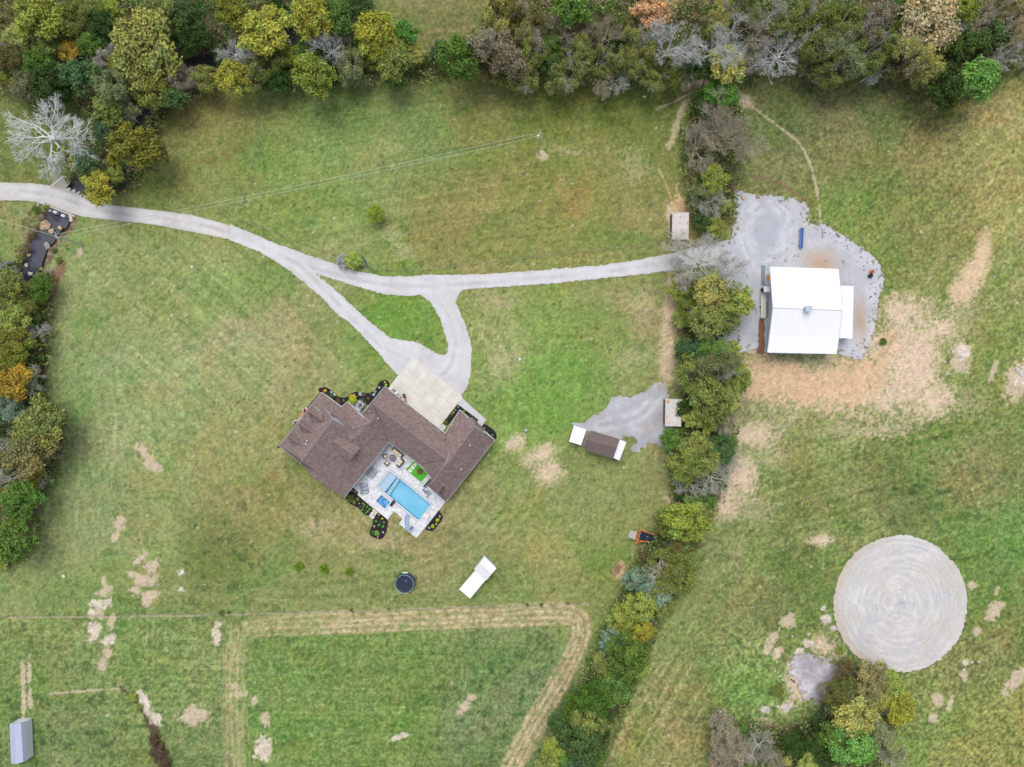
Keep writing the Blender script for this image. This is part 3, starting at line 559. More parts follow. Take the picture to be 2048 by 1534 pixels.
dormer((706.9, 909.9), (664.5, 880), (717.3, 896.9), (688.6, 876), (697.2, 922.2), (667.8, 899.5), 7.3, 7.4, 6.1, 6.4, 3.8, 6.2)
for x, y, z in ((940, 890, 5.6), (923, 938, 4.4), (757, 836, 5.6), (740, 822, 4.6), (615, 881, 7.2), (612.5, 888, 7.2)):
    p = P(x, y, z); mb = MB(); mb.lathe(p[0], p[1], [(.09, z-.4), (.09, z+.35), (.13, z+.36), (.12, z+.45)], 8); mb.build('vent_pipe', TRIM, house, hb)
# windows and doors on the outside walls
def wall_item(name, pa, pb, t, w, z0, h, mat, parent=house, off=hb, out=.06, z=2.8):
    a, b = Vector(pa).to_3d(), Vector(pb).to_3d(); u = (b-a).normalized(); nv = Vector((u.y, -u.x, 0))*sg
    c = a.lerp(b, t)+nv*out; vs_ = [c+u*s*w/2+Vector((0, 0, zz)) for s, zz in ((-1, z0), (1, z0), (1, z0+h), (-1, z0+h))]
    mb = MB(); mb.add(vs_+[v-nv*.12 for v in vs_], [(0, 1, 2, 3), (0, 4, 5, 1), (1, 5, 6, 2), (2, 6, 7, 3), (3, 7, 4, 0)]); return mb.build(name, mat, parent, off)
for i, ts in ((0, (.15, .85)), (6, ()), (5, (.1,)), (13, (.3, .7)), (12, (.25, .5)), (8, (.2, .4, .6, .8)), (15, (.4,))):
    for t_ in ts:
        wf = wall_item('window', fp[i], fp[(i+1) % n], t_, 1.5, .9, 1.3, TRIM); wall_item('pane', fp[i], fp[(i+1) % n], t_, 1.3, 1.0, 1.1, GLASS, wf, None, .075)
        for v in wf.children[0].data.vertices: v.co -= Vector(hb)
for t_ in (.25, .5, .75): wall_item('garage_door', fp[5], fp[6], t_, 2.8, .05, 2.3, TRIM)
dr = wall_item('door', fp[0], fp[1], .5, 1.2, .05, 2.2, M('door_brown', L(92, 60, 44), .1))
# front steps and posts along the front of the house
mb = MB(); mb.prism([P(*q)[:2] for q in ((592, 844), (606, 821), (610, 824), (598, 846))], .0, .35); tag(mb.build('brick_steps', M('tan_brick', L(196, 152, 112), .15, 6)), 'long tan brick step in front of the house porch', 'steps')
def planter(px, py, lab, flower):
    p = P(px, py, 0); t = thing('planter', lab, 'planter', p, .6, 'planters flanking the front steps')
    mb = MB(); mb.box(0, 0, 0, .9, .5, .5); mb.build('box', TRIM, t)
    mb = MB(); [mb.lathe(random.uniform(-.3, .3), random.uniform(-.15, .15), [(.02, .45), (.12, .55), (.08, .72), (.01, .76)], 7) for _ in range(9)]; mb.build('flowers', flower, t); return t
planter(611, 818.5, 'white planter with bright red flowers at the upper end of the brick step', M('red_flowers', L(210, 40, 50), .2))
planter(591.5, 843.5, 'white planter with violet flowers at the lower end of the brick step', M('violet_flowers', L(130, 90, 150), .3))
# ================================================================ apron, walks, patio
APR = M('cream_concrete', L(216, 212, 200), .07, .35, .9, L(228, 225, 217), .1)
def slab(name, poly, z0, z1, mat, **kw):
    mb = MB(); mb.prism([P(x, y, 0)[:2] for x, y in poly], z0, z1); o = mb.build(name, mat)
    return tag(o, **kw)
def Z1(x, y): return (540+x/3.835, 700+y/3.835)
apr = [Z1(1095, 52), Z1(1468, 345), Z1(1477, 372), Z1(1440, 410), Z1(1300, 590), Z1(1260, 640), Z1(870, 330), Z1(905, 300), Z1(930, 262)]
slab('concrete_apron', apr, -.1, .10, APR, kind='structure')
mb = MB(); a0, a1, b0 = Vector(Z1(1095, 52)), Vector(Z1(1472, 350)), Vector(Z1(905, 300)); du = (a1-a0); dv = (b0-a0)
def jl(p, q, mb=mb):
    A_, B_ = Vector(P(*p, 0)), Vector(P(*q, 0)); u = (B_-A_).normalized(); w = Vector((-u.y, u.x, 0))*.022
    mb.add([v+Vector((0, 0, .105)) for v in (A_-w, B_-w, B_+w, A_+w)], [(0, 1, 2, 3)])
for t_ in (.17, .36, .53, .71, .86): jl(a0+du*t_, a0+du*t_+dv*(1.0 if t_ < .8 else .9)*1.12)
for t_ in (.33, .66, .98): jl(a0+dv*t_+du*.0, a0+dv*t_+du*(1.0 if t_ < .9 else .9))
tag(mb.build('concrete_joints', M('joint', L(172, 168, 160), .1)), kind='structure')
walk = [Z1(1477, 372), Z1(1660, 535), Z1(1625, 583), Z1(1600, 568), Z1(1588, 548), Z1(1600, 535), Z1(1440, 415)]
slab('path', walk, -.1, .09, M('grey_concrete', L(208, 208, 212), .04, 1.5), kind='structure')
slab('path', [Z1(1325, 566), Z1(1352, 590), Z1(1325, 628), Z1(1290, 600)], -.1, .115, MATS['grey_concrete'], kind='structure')
PAT = M('stamped_patio', L(204, 207, 212), .12, 1.8, .8, L(240, 242, 245), .25, detail=8)
def Q2_(x, y): return (680+x/6.67, 860+y/6.67)
def Q3_(x, y): return (690+x/10.24, 970+y/10.24)
patio_o = [(783, 878), (790, 880), (880, 960), (900, 990), Q2_(1400, 970), Q2_(1020, 1440), Q2_(785, 1245), Q2_(838, 1185), Q2_(720, 1080), Q2_(640, 1195), Q2_(235, 865), Q2_(250, 830), Q2_(150, 745), (690, 985), (700, 960)]
COP = [(748, 0)]
def rounded(poly, r, k=6):
    out = []; n = len(poly)
    for i in range(n):
        a, b, c = Vector(poly[i-1]), Vector(poly[i]), Vector(poly[(i+1) % n]); p, q = b+(a-b).normalized()*r, b+(c-b).normalized()*r
        for j in range(k+1): t = j/k; out.append(tuple(p*(1-t)**2+b*2*t*(1-t)+q*t*t))
    return out
POOLR = [Q2_(488, 752), Q2_(672, 530), Q2_(1232, 992), Q2_(1050, 1222)]
POOL = rounded(POOLR, 7)
SPA = [Q2_(558, 858), Q2_(680, 960), Q2_(600, 1050), Q2_(480, 945)]
import mathutils.geometry as mg
def ring_slab(name, outer, holes, z0, z1, mat):
    lo = [[Vector((*P(x, y, 0)[:2], z1)) for x, y in outer]]+[[Vector((*P(x, y, 0)[:2], z1)) for x, y in h] for h in holes]
    tri = mg.tessellate_polygon(lo); flat_ = [v for l in lo for v in l]; mb = MB(); fs = []
    for t_ in tri:
        a, b, c = (flat_[i] for i in t_); fs.append(tuple(t_) if (b-a).cross(c-a).z > 0 else tuple(t_)[::-1])
    mb.add(flat_, fs)
    for l in lo:
        m_ = len(l)
        for i in range(m_):
            a, b = l[i], l[(i+1) % m_]; mb.add([a, b, (b.x, b.y, z0), (a.x, a.y, z0)], [(0, 1, 2, 3)])
    return mb.build(name, mat)
def grow(poly, d):
    pts = [Vector(p) for p in poly]; n = len(pts); ar = sum(pts[i].x*pts[(i+1) % n].y-pts[(i+1) % n].x*pts[i].y for i in range(n)); s = 1 if ar > 0 else -1; out = []
    for i in range(n):
        a, b, c = pts[i-1], pts[i], pts[(i+1) % n]; d1 = (b-a).normalized(); d2 = (c-b).normalized()
        nv = (Vector((d1.y, -d1.x))+Vector((d2.y, -d2.x)))*s; nv = nv/max(nv.length_squared, .8)*2; out.append(tuple(b+nv*d))
    return out
PS = POOL
TURF = [Q2_(990, 408), Q2_(1175, 580), Q2_(1222, 640), Q2_(1140, 748), Q2_(1085, 698), Q2_(878, 528)]
tag(ring_slab('patio', patio_o, [grow(PS, 2.4), grow(SPA, 2.2), TURF], -.3, .14, PAT), kind='structure')
SL = TRIM
pb = P(805, 990, 0); pool = thing('swimming_pool', 'long blue rectangular swimming pool with pale shallow ledge in the courtyard patio', 'pool', pb)
def part_ring(name, o, h, z0, z1, mat, parent, off):
    m_ = ring_slab(name, o, h, z0, z1, mat); m_.parent = parent
    for v in m_.data.vertices: v.co -= Vector(off)
    return m_
part_ring('coping', grow(PS, 2.4), [grow(PS, .4)], -.3, .17, M('grey_coping', L(192, 196, 204), .05, 3), pool, pb)
part_ring('rim', grow(PS, .4), [grow(PS, -1.7)], -.3, .12, TRIM, pool, pb)
DEEP = M('pool_plaster', L(142, 216, 248), .05, .3, .6, L(172, 230, 250)); SHAL = M('pool_ledge', L(214, 226, 242), .04, 1, .6)
def basin(poly, zf, mat, parent, off, name='basin'):
    mb = MB(); p2 = [P(x, y, 0)[:2] for x, y in poly]; n = len(p2)
    vs_ = [(x, y, zf) for x, y in p2]+[(x, y, .05) for x, y in p2]; a = sum(p2[i][0]*p2[(i+1) % n][1]-p2[(i+1) % n][0]*p2[i][1] for i in range(n))
    f0 = tuple(range(n)) if a > 0 else tuple(range(n))[::-1]
    mb.add(vs_, [f0]+[(i, (i+1) % n, (i+1) % n+n, i+n) for i in range(n)]); return mb.build(name, mat, parent, off)
basin(grow(PS, -1.6), -1.1, DEEP, pool, pb)
LEDGE = rounded([Q2_(488, 752), Q2_(672, 530), Q2_(780, 619), Q2_(598, 843)], 5)
mb = MB(); mb.prism([P(x, y, 0)[:2] for x, y in grow(LEDGE, -1.7)], -1.08, -.15); mb.build('shallow_ledge', SHAL, pool, pb)
mb = MB(); mb.prism([P(x, y, 0)[:2] for x, y in (Q2_(768, 622), Q2_(800, 655), Q2_(650, 882), Q2_(618, 855))], -1.08, -.5); mb.build('step', M('pool_step', L(190, 228, 242), .04, 1, .6), pool, pb)
WT = bpy.data.materials.new('pool_water'); t, b = nodes(WT); t.nodes.remove(b)
tr = t.nodes.new('ShaderNodeBsdfTransparent'); tr.inputs[0].default_value = (.84, .95, .99, 1); gl = t.nodes.new('ShaderNodeBsdfGlossy'); gl.inputs['Roughness'].default_value = .05
fr_ = t.nodes.new('ShaderNodeFresnel'); fr_.inputs[0].default_value = 1.33; mx = t.nodes.new('ShaderNodeMixShader'); nz_ = t.nodes.new('ShaderNodeTexNoise'); nz_.inputs['Scale'].default_value = 4
bp = t.nodes.new('ShaderNodeBump'); bp.inputs['Strength'].default_value = .1; t.links.new(nz_.outputs['Fac'], bp.inputs['Height']); t.links.new(bp.outputs[0], gl.inputs['Normal'])
t.links.new(fr_.outputs[0], mx.inputs[0]); t.links.new(tr.outputs[0], mx.inputs[1]); t.links.new(gl.outputs[0], mx.inputs[2]); t.links.new(mx.outputs[0], t.nodes['Material Output'].inputs[0])
def flat_poly(name, poly, z, mat, parent, off):
    mb = MB(); p2 = [(*P(x, y, 0)[:2], z) for x, y in poly]; a = sum(p2[i][0]*p2[(i+1) % len(p2)][1]-p2[(i+1) % len(p2)][0]*p2[i][1] for i in range(len(p2)))
    mb.add(p2, [tuple(range(len(p2))) if a > 0 else tuple(range(len(p2)))[::-1]]); return mb.build(name, mat, parent, off)
flat_poly('water', grow(PS, -1.65), -.02, WT, pool, pb)
sp_ = P(767, 1003, 0); spa = thing('hot_tub', 'small square bright blue hot tub with white rim beside the pool', 'hot tub', sp_)
part_ring('rim', grow(SPA, 2.2), [grow(SPA, -.3)], -.3, .30, TRIM, spa, sp_)
basin(grow(SPA, -.25), -.9, M('spa_shell', L(140, 206, 250), .05, 1, .5), spa, sp_, 'shell')
c_ = Vector((sum(q[0] for q in SPA)/4, sum(q[1] for q in SPA)/4)); a, b, c, d = [Vector(q) for q in SPA]
mb = MB(); bench = [a, a.lerp(b, .45), a.lerp(b, .5)+(d-a)*.25, a.lerp(b, .3)+(d-a)*.45, a.lerp(b, .35)+(d-a)*.7, a.lerp(b, .75)+(d-a)*.82, d.lerp(c, .8), d]
mb.prism([P(q.x, q.y, 0)[:2] for q in bench], -.88, -.35); mb.build('bench', M('spa_bench', L(120, 188, 246), .04, 1, .5), spa, sp_)
flat_poly('water', grow(SPA, -.3), .05, WT, spa, sp_)
mb = MB(); p = P(785.5, 1006, 0); mb.box(0, 0, .1, 1.25, .55, .32); mb.box(0, 0, .42, 1.15, .45, .06)
o = mb.build('spa_step', DARK); o.location = (p[0], p[1], .05); o.rotation_euler = (0, 0, math.radians(52)); tag(o, 'dark slate blue step box against the hot tub rim', 'step')
# turf square with stepping pads
tb = P(840, 945, 0)
slab('turf', grow(TURF, -.1), -.2, .11, M('artificial_turf', L(78, 176, 44), .14, 6, .95, L(96, 190, 60), .4), label='bright green artificial turf strip beside the pool patio', cat='turf')
for i, (x, y) in enumerate(((1003, 460), (970, 500), (937, 541))):
    p = P(*Q2_(x, y)); mb = MB(); mb.box(0, 0, 0, .72, .60, .05); o = mb.build('paver', M('pale_paver', L(236, 236, 228), .04, 3)); o.location = (p[0], p[1], .115); o.rotation_euler = (0, 0, math.radians(-39))
    tag(o, ['white stepping pad on the green turf nearest the house wall', 'middle one of the three white stepping pads on the turf', 'white stepping pad on the green turf nearest the pool'][i], 'paver', 'stepping pads set in the turf')
slab('concrete_pad', [Q2_(1175, 588), Q2_(1222, 632), Q2_(1140, 738), Q2_(1090, 690)], -.1, .16, M('grey_concrete'.replace('grey', 'pale'), L(222, 222, 222), .04, 1.5), kind='structure')
p = P(*Q2_(1168, 700)); mb = MB(); mb.box(0, 0, 0, 1.9, .22, 1.0); mb.box(0, .0, 1.0, 2.0, .3, .06); o = mb.build('towel_cabinet', M('dark_green', L(52, 78, 76), .1)); o.location = (p[0], p[1], .16); o.rotation_euler = (0, 0, math.radians(50)); tag(o, 'narrow dark green cabinet beside the pale pad and turf', 'cabinet')
# fire pit bushy ornament on turf


# patio furniture
CUSH = M('cream_cushion', L(236, 216, 188), .06, 4, .95); WICK = M('dark_wicker', L(44, 50, 62), .12, 12, .8)
def Q5(x, y): return (745+x/19.18, 890+y/19.18)
def sofa(px, py, rz, ln, lab):
    p = P(px, py, 0); t = thing('sofa', lab, 'sofa', (p[0], p[1], .14), rz, 'corner sofa sections around the fire table')
    mb = MB(); mb.box(0, .0, .05, ln, .85, .3); mb.build('frame', WICK, t)
    mb = MB(); mb.box(0, .38, .35, ln, .16, .45); mb.build('backrest', WICK, t)
    for s in (-1, 1): mb = MB(); mb.box(s*(ln/2-.09), -.04, .35, .18, .70, .28); mb.build('armrest', WICK, t)
    k = round((ln-.4)/.7)
    for i in range(k):
        w = (ln-.4)/k; mb = MB(); mb.box(-(ln-.4)/2+w*(i+.5), -.08, .352, w-.03, .70, .14, 0, .95); mb.build('cushion', CUSH, t)
    return t
sofa(*Q5(975, 280), math.radians(-38), 2.5, 'longer cream-cushioned dark sofa section along the house wall')
sofa(*Q5(1080, 680), math.radians(-128), 1.7, 'shorter cream-cushioned dark sofa section facing the fire table')
def chair(px, py, rz, lab):
    p = P(px, py, 0); t = thing('armchair', lab, 'chair', (p[0], p[1], .14), rz, 'armchairs around the fire table')
    mb = MB(); mb.box(0, 0, .08, .82, .78, .26); mb.build('frame', WICK, t); mb = MB(); mb.box(0, .36, .34, .82, .12, .42); mb.build('backrest', WICK, t)
    for s in (-1, 1): mb = MB(); mb.box(s*.37, -.03, .34, .10, .66, .22); mb.build('armrest', WICK, t)
    mb = MB(); mb.box(0, -.04, .342, .62, .62, .15, 0, .93); mb.build('cushion', CUSH, t)
chair(*Q5(500, 420), math.radians(174-90+4), 'upper cream-cushioned armchair left of the round fire table'); chair(*Q5(575, 680), math.radians(140), 'lower cream-cushioned armchair left of the round fire table')
p = P(*Q5(790, 480)); ft = thing('fire_table', 'round dark fire table between the patio sofas and armchairs', 'fire table', (p[0], p[1], .14))
mb = MB(); mb.lathe(0, 0, [(.42, 0), (.42, .5), (.65, .52), (.65, .60), (.46, .6)], 28); mb.build('table_top', WICK, ft)
mb = MB(); mb.lathe(0, 0, [(.46, .55), (.46, .615), (.36, .62)], 24); mb.build('rim', GREYM, ft); mb = MB(); mb.lathe(0, 0, [(.35, .6), (.33, .64), (.1, .66)], 20); mb.build('fire_bowl', M('lava_rock', L(128, 104, 100), .3, 14), ft)
LG = M('grey_lounger_fabric', L(176, 180, 192), .08, 5); LG2 = M('grey_lounger_frame', L(112, 118, 134), .1, 5)
def lounger(px, py, deg, lab, group, first=[None]):
    p = P(px, py, 0)
    if first[0] is None:
        t = thing('sun_lounger', lab, 'sun lounger', (0, 0, 0)); first[0] = t
        mb = MB(); [mb.box(.0, s*.29, .22, 1.5, .05, .06) for s in (-1, 1)]; mb.box(.72, 0, .22, .05, .6, .06); mb.build('frame', LG2, t)
        mb = MB(); mb.box(.2, 0, .27, 1.05, .54, .04); mb.build('seat', LG, t)
        mb = MB(); mb.add([(-.33, -.27, .29), (-.33, .27, .29), (-.85, .27, .62), (-.85, -.27, .62), (-.33, -.27, .33), (-.33, .27, .33), (-.87, .27, .66), (-.87, -.27, .66)], [(3, 2, 1, 0), (4, 5, 6, 7), (0, 1, 5, 4), (1, 2, 6, 5), (2, 3, 7, 6), (3, 0, 4, 7)]); mb.build('backrest', M('grey_lounger_back', L(152, 157, 172), .1, 5), t)
        for x_ in (-.5, .6):
            for y_ in (-.27, .27): mb = MB(); mb.box(x_, y_, 0, .05, .05, .24); mb.build('leg', LG2, t)
    else: t = copy_tree(first[0])
    t.location = (p[0], p[1], .14); t.rotation_euler = (0, 0, math.radians(deg)); tag(t, lab, group=group)
for i, (x, y) in enumerate(((751.5, 941), (747.5, 946), (743.5, 951))): lounger(x-3.5+1, y-.5, -36, ['first', 'second', 'third'][i]+' grey lounger from the fire table in the upper lounger row', 'sun loungers on the courtyard patio')
for i, (x, y, a_) in enumerate(((728.5, 969.5, 10), (730, 976.5, 9), (730.5, 983.5, 8))): lounger(x, y, a_, ['first', 'second', 'third'][i]+' grey lounger from the top in the lower lounger row', 'sun loungers on the courtyard patio')
# slide
def sl_pt(x, y): q = P(*Q3_(x, y)); return q
pts = spline([(1300, 590), (1275, 650), (1268, 730), (1285, 800), (1310, 850), (1345, 880)], False, 3); s0 = P(*Q3_(1300, 730))
sd = thing('pool_slide', 'curved pale blue pool slide beside the lower end of the pool', 'slide', s0); mb = MB(); n_ = len(pts)
BL = M('slide_blue', L(158, 186, 222), .05, 3, .35)
for i in range(n_-1):
    for j, (x, y) in enumerate((pts[i], pts[i+1])): pass
rows = []
for i, (x, y) in enumerate(pts):
    a, b = pts[max(i-1, 0)], pts[min(i+1, n_-1)]; dx, dy = b[0]-a[0], b[1]-a[1]; l = math.hypot(dx, dy); nx, ny = -dy/l, dx/l; z = .55+1.35*(i/(n_-1))**1.2
    row = []
    for s, dz in ((-30, .28), (-24, .28), (-20, .02), (0, -.05), (20, .02), (24, .28), (30, .28)):
        q = P(*Q3_(x+nx*s, y+ny*s)); row.append((q[0], q[1], z+dz))
    rows.append(row)
mb.add([v for r in rows for v in r], [(i*7+j, i*7+j+1, i*7+j+8, i*7+j+7) for i in range(n_-1) for j in range(6)]); mb.build('chute', BL, sd, s0)
mb = MB(); e = P(*Q3_(1365, 860))
for k in range(5): mb.box(e[0]+.05*k, e[1], .1+.38*k, .7, .2, .05, math.radians(40))
mb.build('steps', M('slide_dark', L(96, 120, 152), .1), sd, s0); mb = MB(); [mb.tube([(*P(*Q3_(x, y))[:2], .1), (*P(*Q3_(x, y))[:2], z_)], .05) for x, y, z_ in ((1270, 720, .9), (1300, 840, 1.6), (1340, 890, 1.9), (1385, 850, 1.9))]; mb.build('post', GREYM, sd, s0)
# white springboard block
p = P(*Q3_(1670, 620)); t = thing('towel_bin', 'white square storage box at the lower corner of the pool', 'box', (p[0], p[1], .14), math.radians(-40)); mb = MB(); mb.box(0, 0, 0, 1.15, .95, .55); mb.build('box', M('off_white', L(236, 234, 230), .03, 2), t); mb = MB(); mb.box(0, 0, .555, 1.22, 1.02, .06); mb.build('lid', MATS['off_white'], t)
# bistro sets on the far side of the pool
for i, (x, y) in enumerate(((1615, 95), (1650, 140), (1700, 120), (1725, 165), (1700, 215))):
    p = P(*Q3_(x, y)); t = thing('patio_chair', ['grey-blue patio chair nearest the turf, poolside', 'pale patio chair at the pool edge, second from the turf', 'blue-grey patio chair against the house wall', 'dark grey patio chair under the small roof', 'grey patio chair farthest from the turf'][i], 'chair', (p[0], p[1], .14), .6*i, 'light patio chairs by the right wing')
    mb = MB(); mb.box(0, 0, .4, .42, .42, .05); mb.build('seat', LG, t); mb = MB(); mb.box(0, .2, .45, .42, .04, .4); mb.build('backrest', LG2, t)
    for sx in (-.18, .18):
        for sy in (-.18, .18): mb = MB(); mb.box(sx, sy, 0, .03, .03, .4); mb.build('leg', LG2, t)
# AC unit and side door items
p = P(722.5, 810, 0); t = thing('air_conditioner', 'large grey air conditioner with round fan beside the house', 'air conditioner', p, math.radians(-37)); mb = MB(); mb.box(0, 0, 0, 1.15, 1.05, .95); mb.build('casing', M('ac_grey', L(196, 208, 214), .03, 3), t); mb = MB(); mb.lathe(0, 0, [(.40, .95), (.40, .985), (.36, .99)], 20); mb.build('grille', DARK, t); mb = MB(); mb.lathe(0, 0, [(.12, .985), (.12, 1.02)], 10); mb.build('hub', GREYM, t)
p = P(717.5, 817.5, 0); mb = MB(); mb.box(0, 0, 0, 1.05, .32, .55); mb.box(0, 0, .55, 1.1, .36, .05); o = mb.build('storage_box', TRIM); o.location = p; o.rotation_euler = (0, 0, math.radians(-37)); tag(o, 'narrow white storage box between the air conditioner and the wall', 'box')
slab('path', [(716, 800), (722, 799), (733, 808), (729, 815), (724, 827), (707, 818), (700, 809)], -.1, .07, M('dim_concrete', L(150, 142, 146), .08, 2), kind='structure')
# things on the apron near the garage
def Q6(x, y): return (765+x/21.9, 760+y/21.9)
def boulder(px, py, r, mat, lab, cat='boulder', name='boulder', z=0., group=None, ex=1.0, seed=1):
    rr = random.Random(seed); mb = MB(); n = 9; ph = [rr.uniform(.62, 1.25) for _ in range(n)]; vs_ = []; fs = []
    for zz, k in ((0, 1.05), (.22, 1.0), (.45, .62), (.55, .22)):
        for i in range(n):
            a_ = 2*math.pi*i/n; vs_.append((math.cos(a_)*r*k*ph[i]*ex*rr.uniform(.9, 1.1)+(zz*r*.3 if k < .9 else 0), math.sin(a_)*r*k*ph[i]*rr.uniform(.85, 1.1), zz*r*rr.uniform(.7, 1.2)))
    for j in range(3):
        for i in range(n): a_, b_ = j*n+i, j*n+(i+1) % n; fs.append((a_, b_, b_+n, a_+n))
    fs.append(tuple(3*n+i for i in range(n))); mb.add(vs_, fs); o = mb.build(name, mat); q = P(px, py, z); o.location = (q[0], q[1], z-.05*r); o.rotation_euler = (0, 0, rr.uniform(0, 6)); return tag(o, lab, cat, group)
LIME = M('limestone', L(232, 232, 230), .08, 3, .9, bump=.4); TANR = M('tan_stone', L(206, 182, 150), .12, 3, .9, bump=.4)
def carton(px, py, s, mat, lab, rz=.6, h=.5):
    p = P(px, py, 0); mb = MB(); mb.box(0, 0, 0, s, s*.9, h, 0, .95); mb.box(0, 0, h, s*.98, s*.88, .05); o = mb.build('storage_box', mat); o.location = (p[0], p[1], .105); o.rotation_euler = (0, 0, rz); tag(o, lab, 'box')
carton(*Q6(420, 360), .6, TRIM, 'white box on the apron by the garage corner, next to the mulch bed'); carton(*Q6(650, 560), .6, M('off_white', None) if 0 else MATS['off_white'], 'off-white box on the apron, second from the garage corner')
boulder(*Q6(540, 480), .22, M('brown_wicker', L(120, 104, 82), .2, 8), 'small brown round basket between the two white boxes', 'basket', 'basket', .1)
p = P(*Q6(970, 700)); t = thing('wheelbarrow', 'black and white wheelbarrow standing on the apron by the garage', 'wheelbarrow', (p[0], p[1], .1), math.radians(-70)); mb = MB(); mb.add([(-.4, -.28, .55), (.4, -.28, .5), (.4, .28, .5), (-.4, .28, .55), (-.25, -.16, .28), (.25, -.16, .28), (.25, .16, .28), (-.25, .16, .28)], [(4, 5, 6, 7), (0, 1, 5, 4), (1, 2, 6, 5), (2, 3, 7, 6), (3, 0, 4, 7)]); mb.build('tray', BLACK, t)
mb = MB(); [mb.tube([(.6, s*.05, .2), (-.3, s*.25, .4), (-.8, s*.3, .6)], .025) for s in (-1, 1)]; mb.build('handle', TRIM, t); mb = MB(); mb.tube([(.6, -.04, .2), (.6, .04, .2)], .2, 14); mb.build('wheel', BLACK, t)
p = P(*Q6(940, 850)); mb = MB(); mb.box(0, 0, 0, .45, .38, .42); mb.box(0, 0, .42, .5, .42, .04); o = mb.build('crate', M('orange_plastic', L(240, 186, 104), .06)); o.location = (p[0], p[1], .105); o.rotation_euler = (0, 0, .5); tag(o, 'pale orange crate by the garage wall under the eave', 'crate')
for i, (x, y) in enumerate(((800, 765), (1040, 950))):
    p = P(*Q6(x, y)); mb = MB(); mb.lathe(0, 0, [(.10, 0), (.15, .3), (.17, .34), (.14, .36), (.18, .5), (.05, .68)], 10); o = mb.build('potted_plant', M('deep_green', L(40, 72, 42), .2, 8)); o.location = (p[0], p[1], .105); tag(o, ['dark green potted plant above the orange crate', 'dark green potted plant below the orange crate'][i], 'potted plant', 'potted plants by the garage')
# ================================================================ the metal barn
bb = P(1610, 620, 0); barn = thing('barn', 'big white metal barn with ridge cap and side lean-to', 'barn', bb)
e0, e1, rz_ = 4.2, 4.8, 6.1
NWc, NEc = (1540.3, 533.4, e0), (1676.8, 537.8, e0); n1w, n1e = (1542.6, 569.5, e1), (1680.3, 572, e1); rw, re_ = (1546, 615.5, rz_), (1684, 620.5, rz_)
s1w, s1e = (1539.5, 669, e1), (1678.3, 673, e1); SWc, SEc = (1534.8, 705.2, e0), (1673, 708.2, e0)
polymesh('roof', [[NWc, NEc, n1e, n1w], [n1w, n1e, re_, rw], [rw, re_, s1e, s1w], [s1w, s1e, SEc, SWc]], WHITEM, barn, bb, .1)
strips('ridge_cap', [(rw, re_)], TRIM, barn, bb, .10, .0); strips('trim', [(NWc, n1w), (n1w, rw), (rw, s1w), (s1w, SWc), (NEc, n1e), (n1e, re_), (re_, s1e), (s1e, SEc)], TRIM, barn, bb, .07, -.02)
polymesh('lean_to_roof', [[(1681, 571.5, 3.9), (1707.6, 571.8, 3.2), (1705, 677.5, 3.2), (1678.5, 676, 3.9)]], WHITEM, barn, bb, .08)
wp = [base_of(*q) for q in (NWc, NEc, SEc, SWc)]; bx = inset(wp, .955); bx = [(bx[0][0]+10, bx[0][1]), bx[1], bx[2], (bx[3][0]+10, bx[3][1])]; mb = MB(); mb.prism([P(x, y, 0)[:2] for x, y in bx], -.1, 4.0); mb.build('wall', M('barn_siding', L(228, 236, 244), .04, 2, .5, stripe=(math.pi/2, .25, .1)), barn, bb)
for nm, pr in (('w', (NWc, n1w, rw, s1w, SWc)), ('e', (NEc, n1e, re_, s1e, SEc))):
    mb = MB(); ce = Vector((P(1610, 620, 5)[0], 0, 0)); q = [Vector(P(*v)) for v in pr]
    for v in q: v.x += (.95 if nm == 'w' else -.35)
    mb.add([(v.x, v.y, 3.9) for v in q]+[(v.x, v.y, v.z-.12) for v in q], [(i, i+1, i+6, i+5) for i in range(4)]); mb.build('gable_wall', MATS['barn_siding'], barn, bb)
lw = [base_of(*q) for q in ((1681, 573, 3.5), (1705, 573.5, 3.5), (1702.6, 675.5, 3.5), (1679, 674.5, 3.5))]; [MB().box(P(*q)[0], P(*q)[1], 0, .16, .16, 3.1).build('post', GREYM, barn, bb) for q in (lw[1], lw[2], ((lw[1][0]+lw[2][0])/2, (lw[1][1]+lw[2][1])/2))]
p = P(1617, 617.5, 7.2); cu = MB(); cu.box(p[0], p[1], 6.4, 1.1, .9, 1.0); cu.box(p[0], p[1], 7.4, 1.3, 1.05, .08); cu.build('cupola', M('cupola_grey', L(190, 206, 216), .12, 3), barn, bb)
mb = MB(); mb.box(P(1544, 560)[0]+.2, P(1544, 560)[1], .1, .06, 3.2, 3.0); mb.build('door', M('barn_door', L(168, 184, 204), .04), barn, bb)
slab('path', [(1529.5, 536), (1542, 536), (1537, 704), (1527.5, 704)], -.1, .13, M('blue_grey_concrete', L(176, 192, 204), .05, 1.5), kind='structure')
slab('path', [(1522, 530), (1531, 532), (1530, 573), (1522, 570)], -.1, .10, M('wet_concrete', L(140, 144, 156), .14, 1.2), kind='structure')
mb = MB(); p = P(1535.5, 555); mb.box(0, 0, 0, .62, 1.15, .09); o = mb.build('door_mat', M('amber_mat', L(222, 150, 50), .08)); o.location = (p[0], p[1], .135); tag(o, 'amber orange mat on the slab along the barn wall', 'mat')
p = P(1534, 578.5, 2.5); t = thing('awning', 'small white canopy sticking out from the barn door', 'awning', (p[0], p[1], 0)); mb = MB(); mb.box(0, 0, 2.45, 1.25, 1.1, .1); mb.build('canopy', TRIM, t); [MB().box(-.5, s*.45, .1, .07, .07, 2.35).build('post', GREYM, t) for s in (-1, 1)]
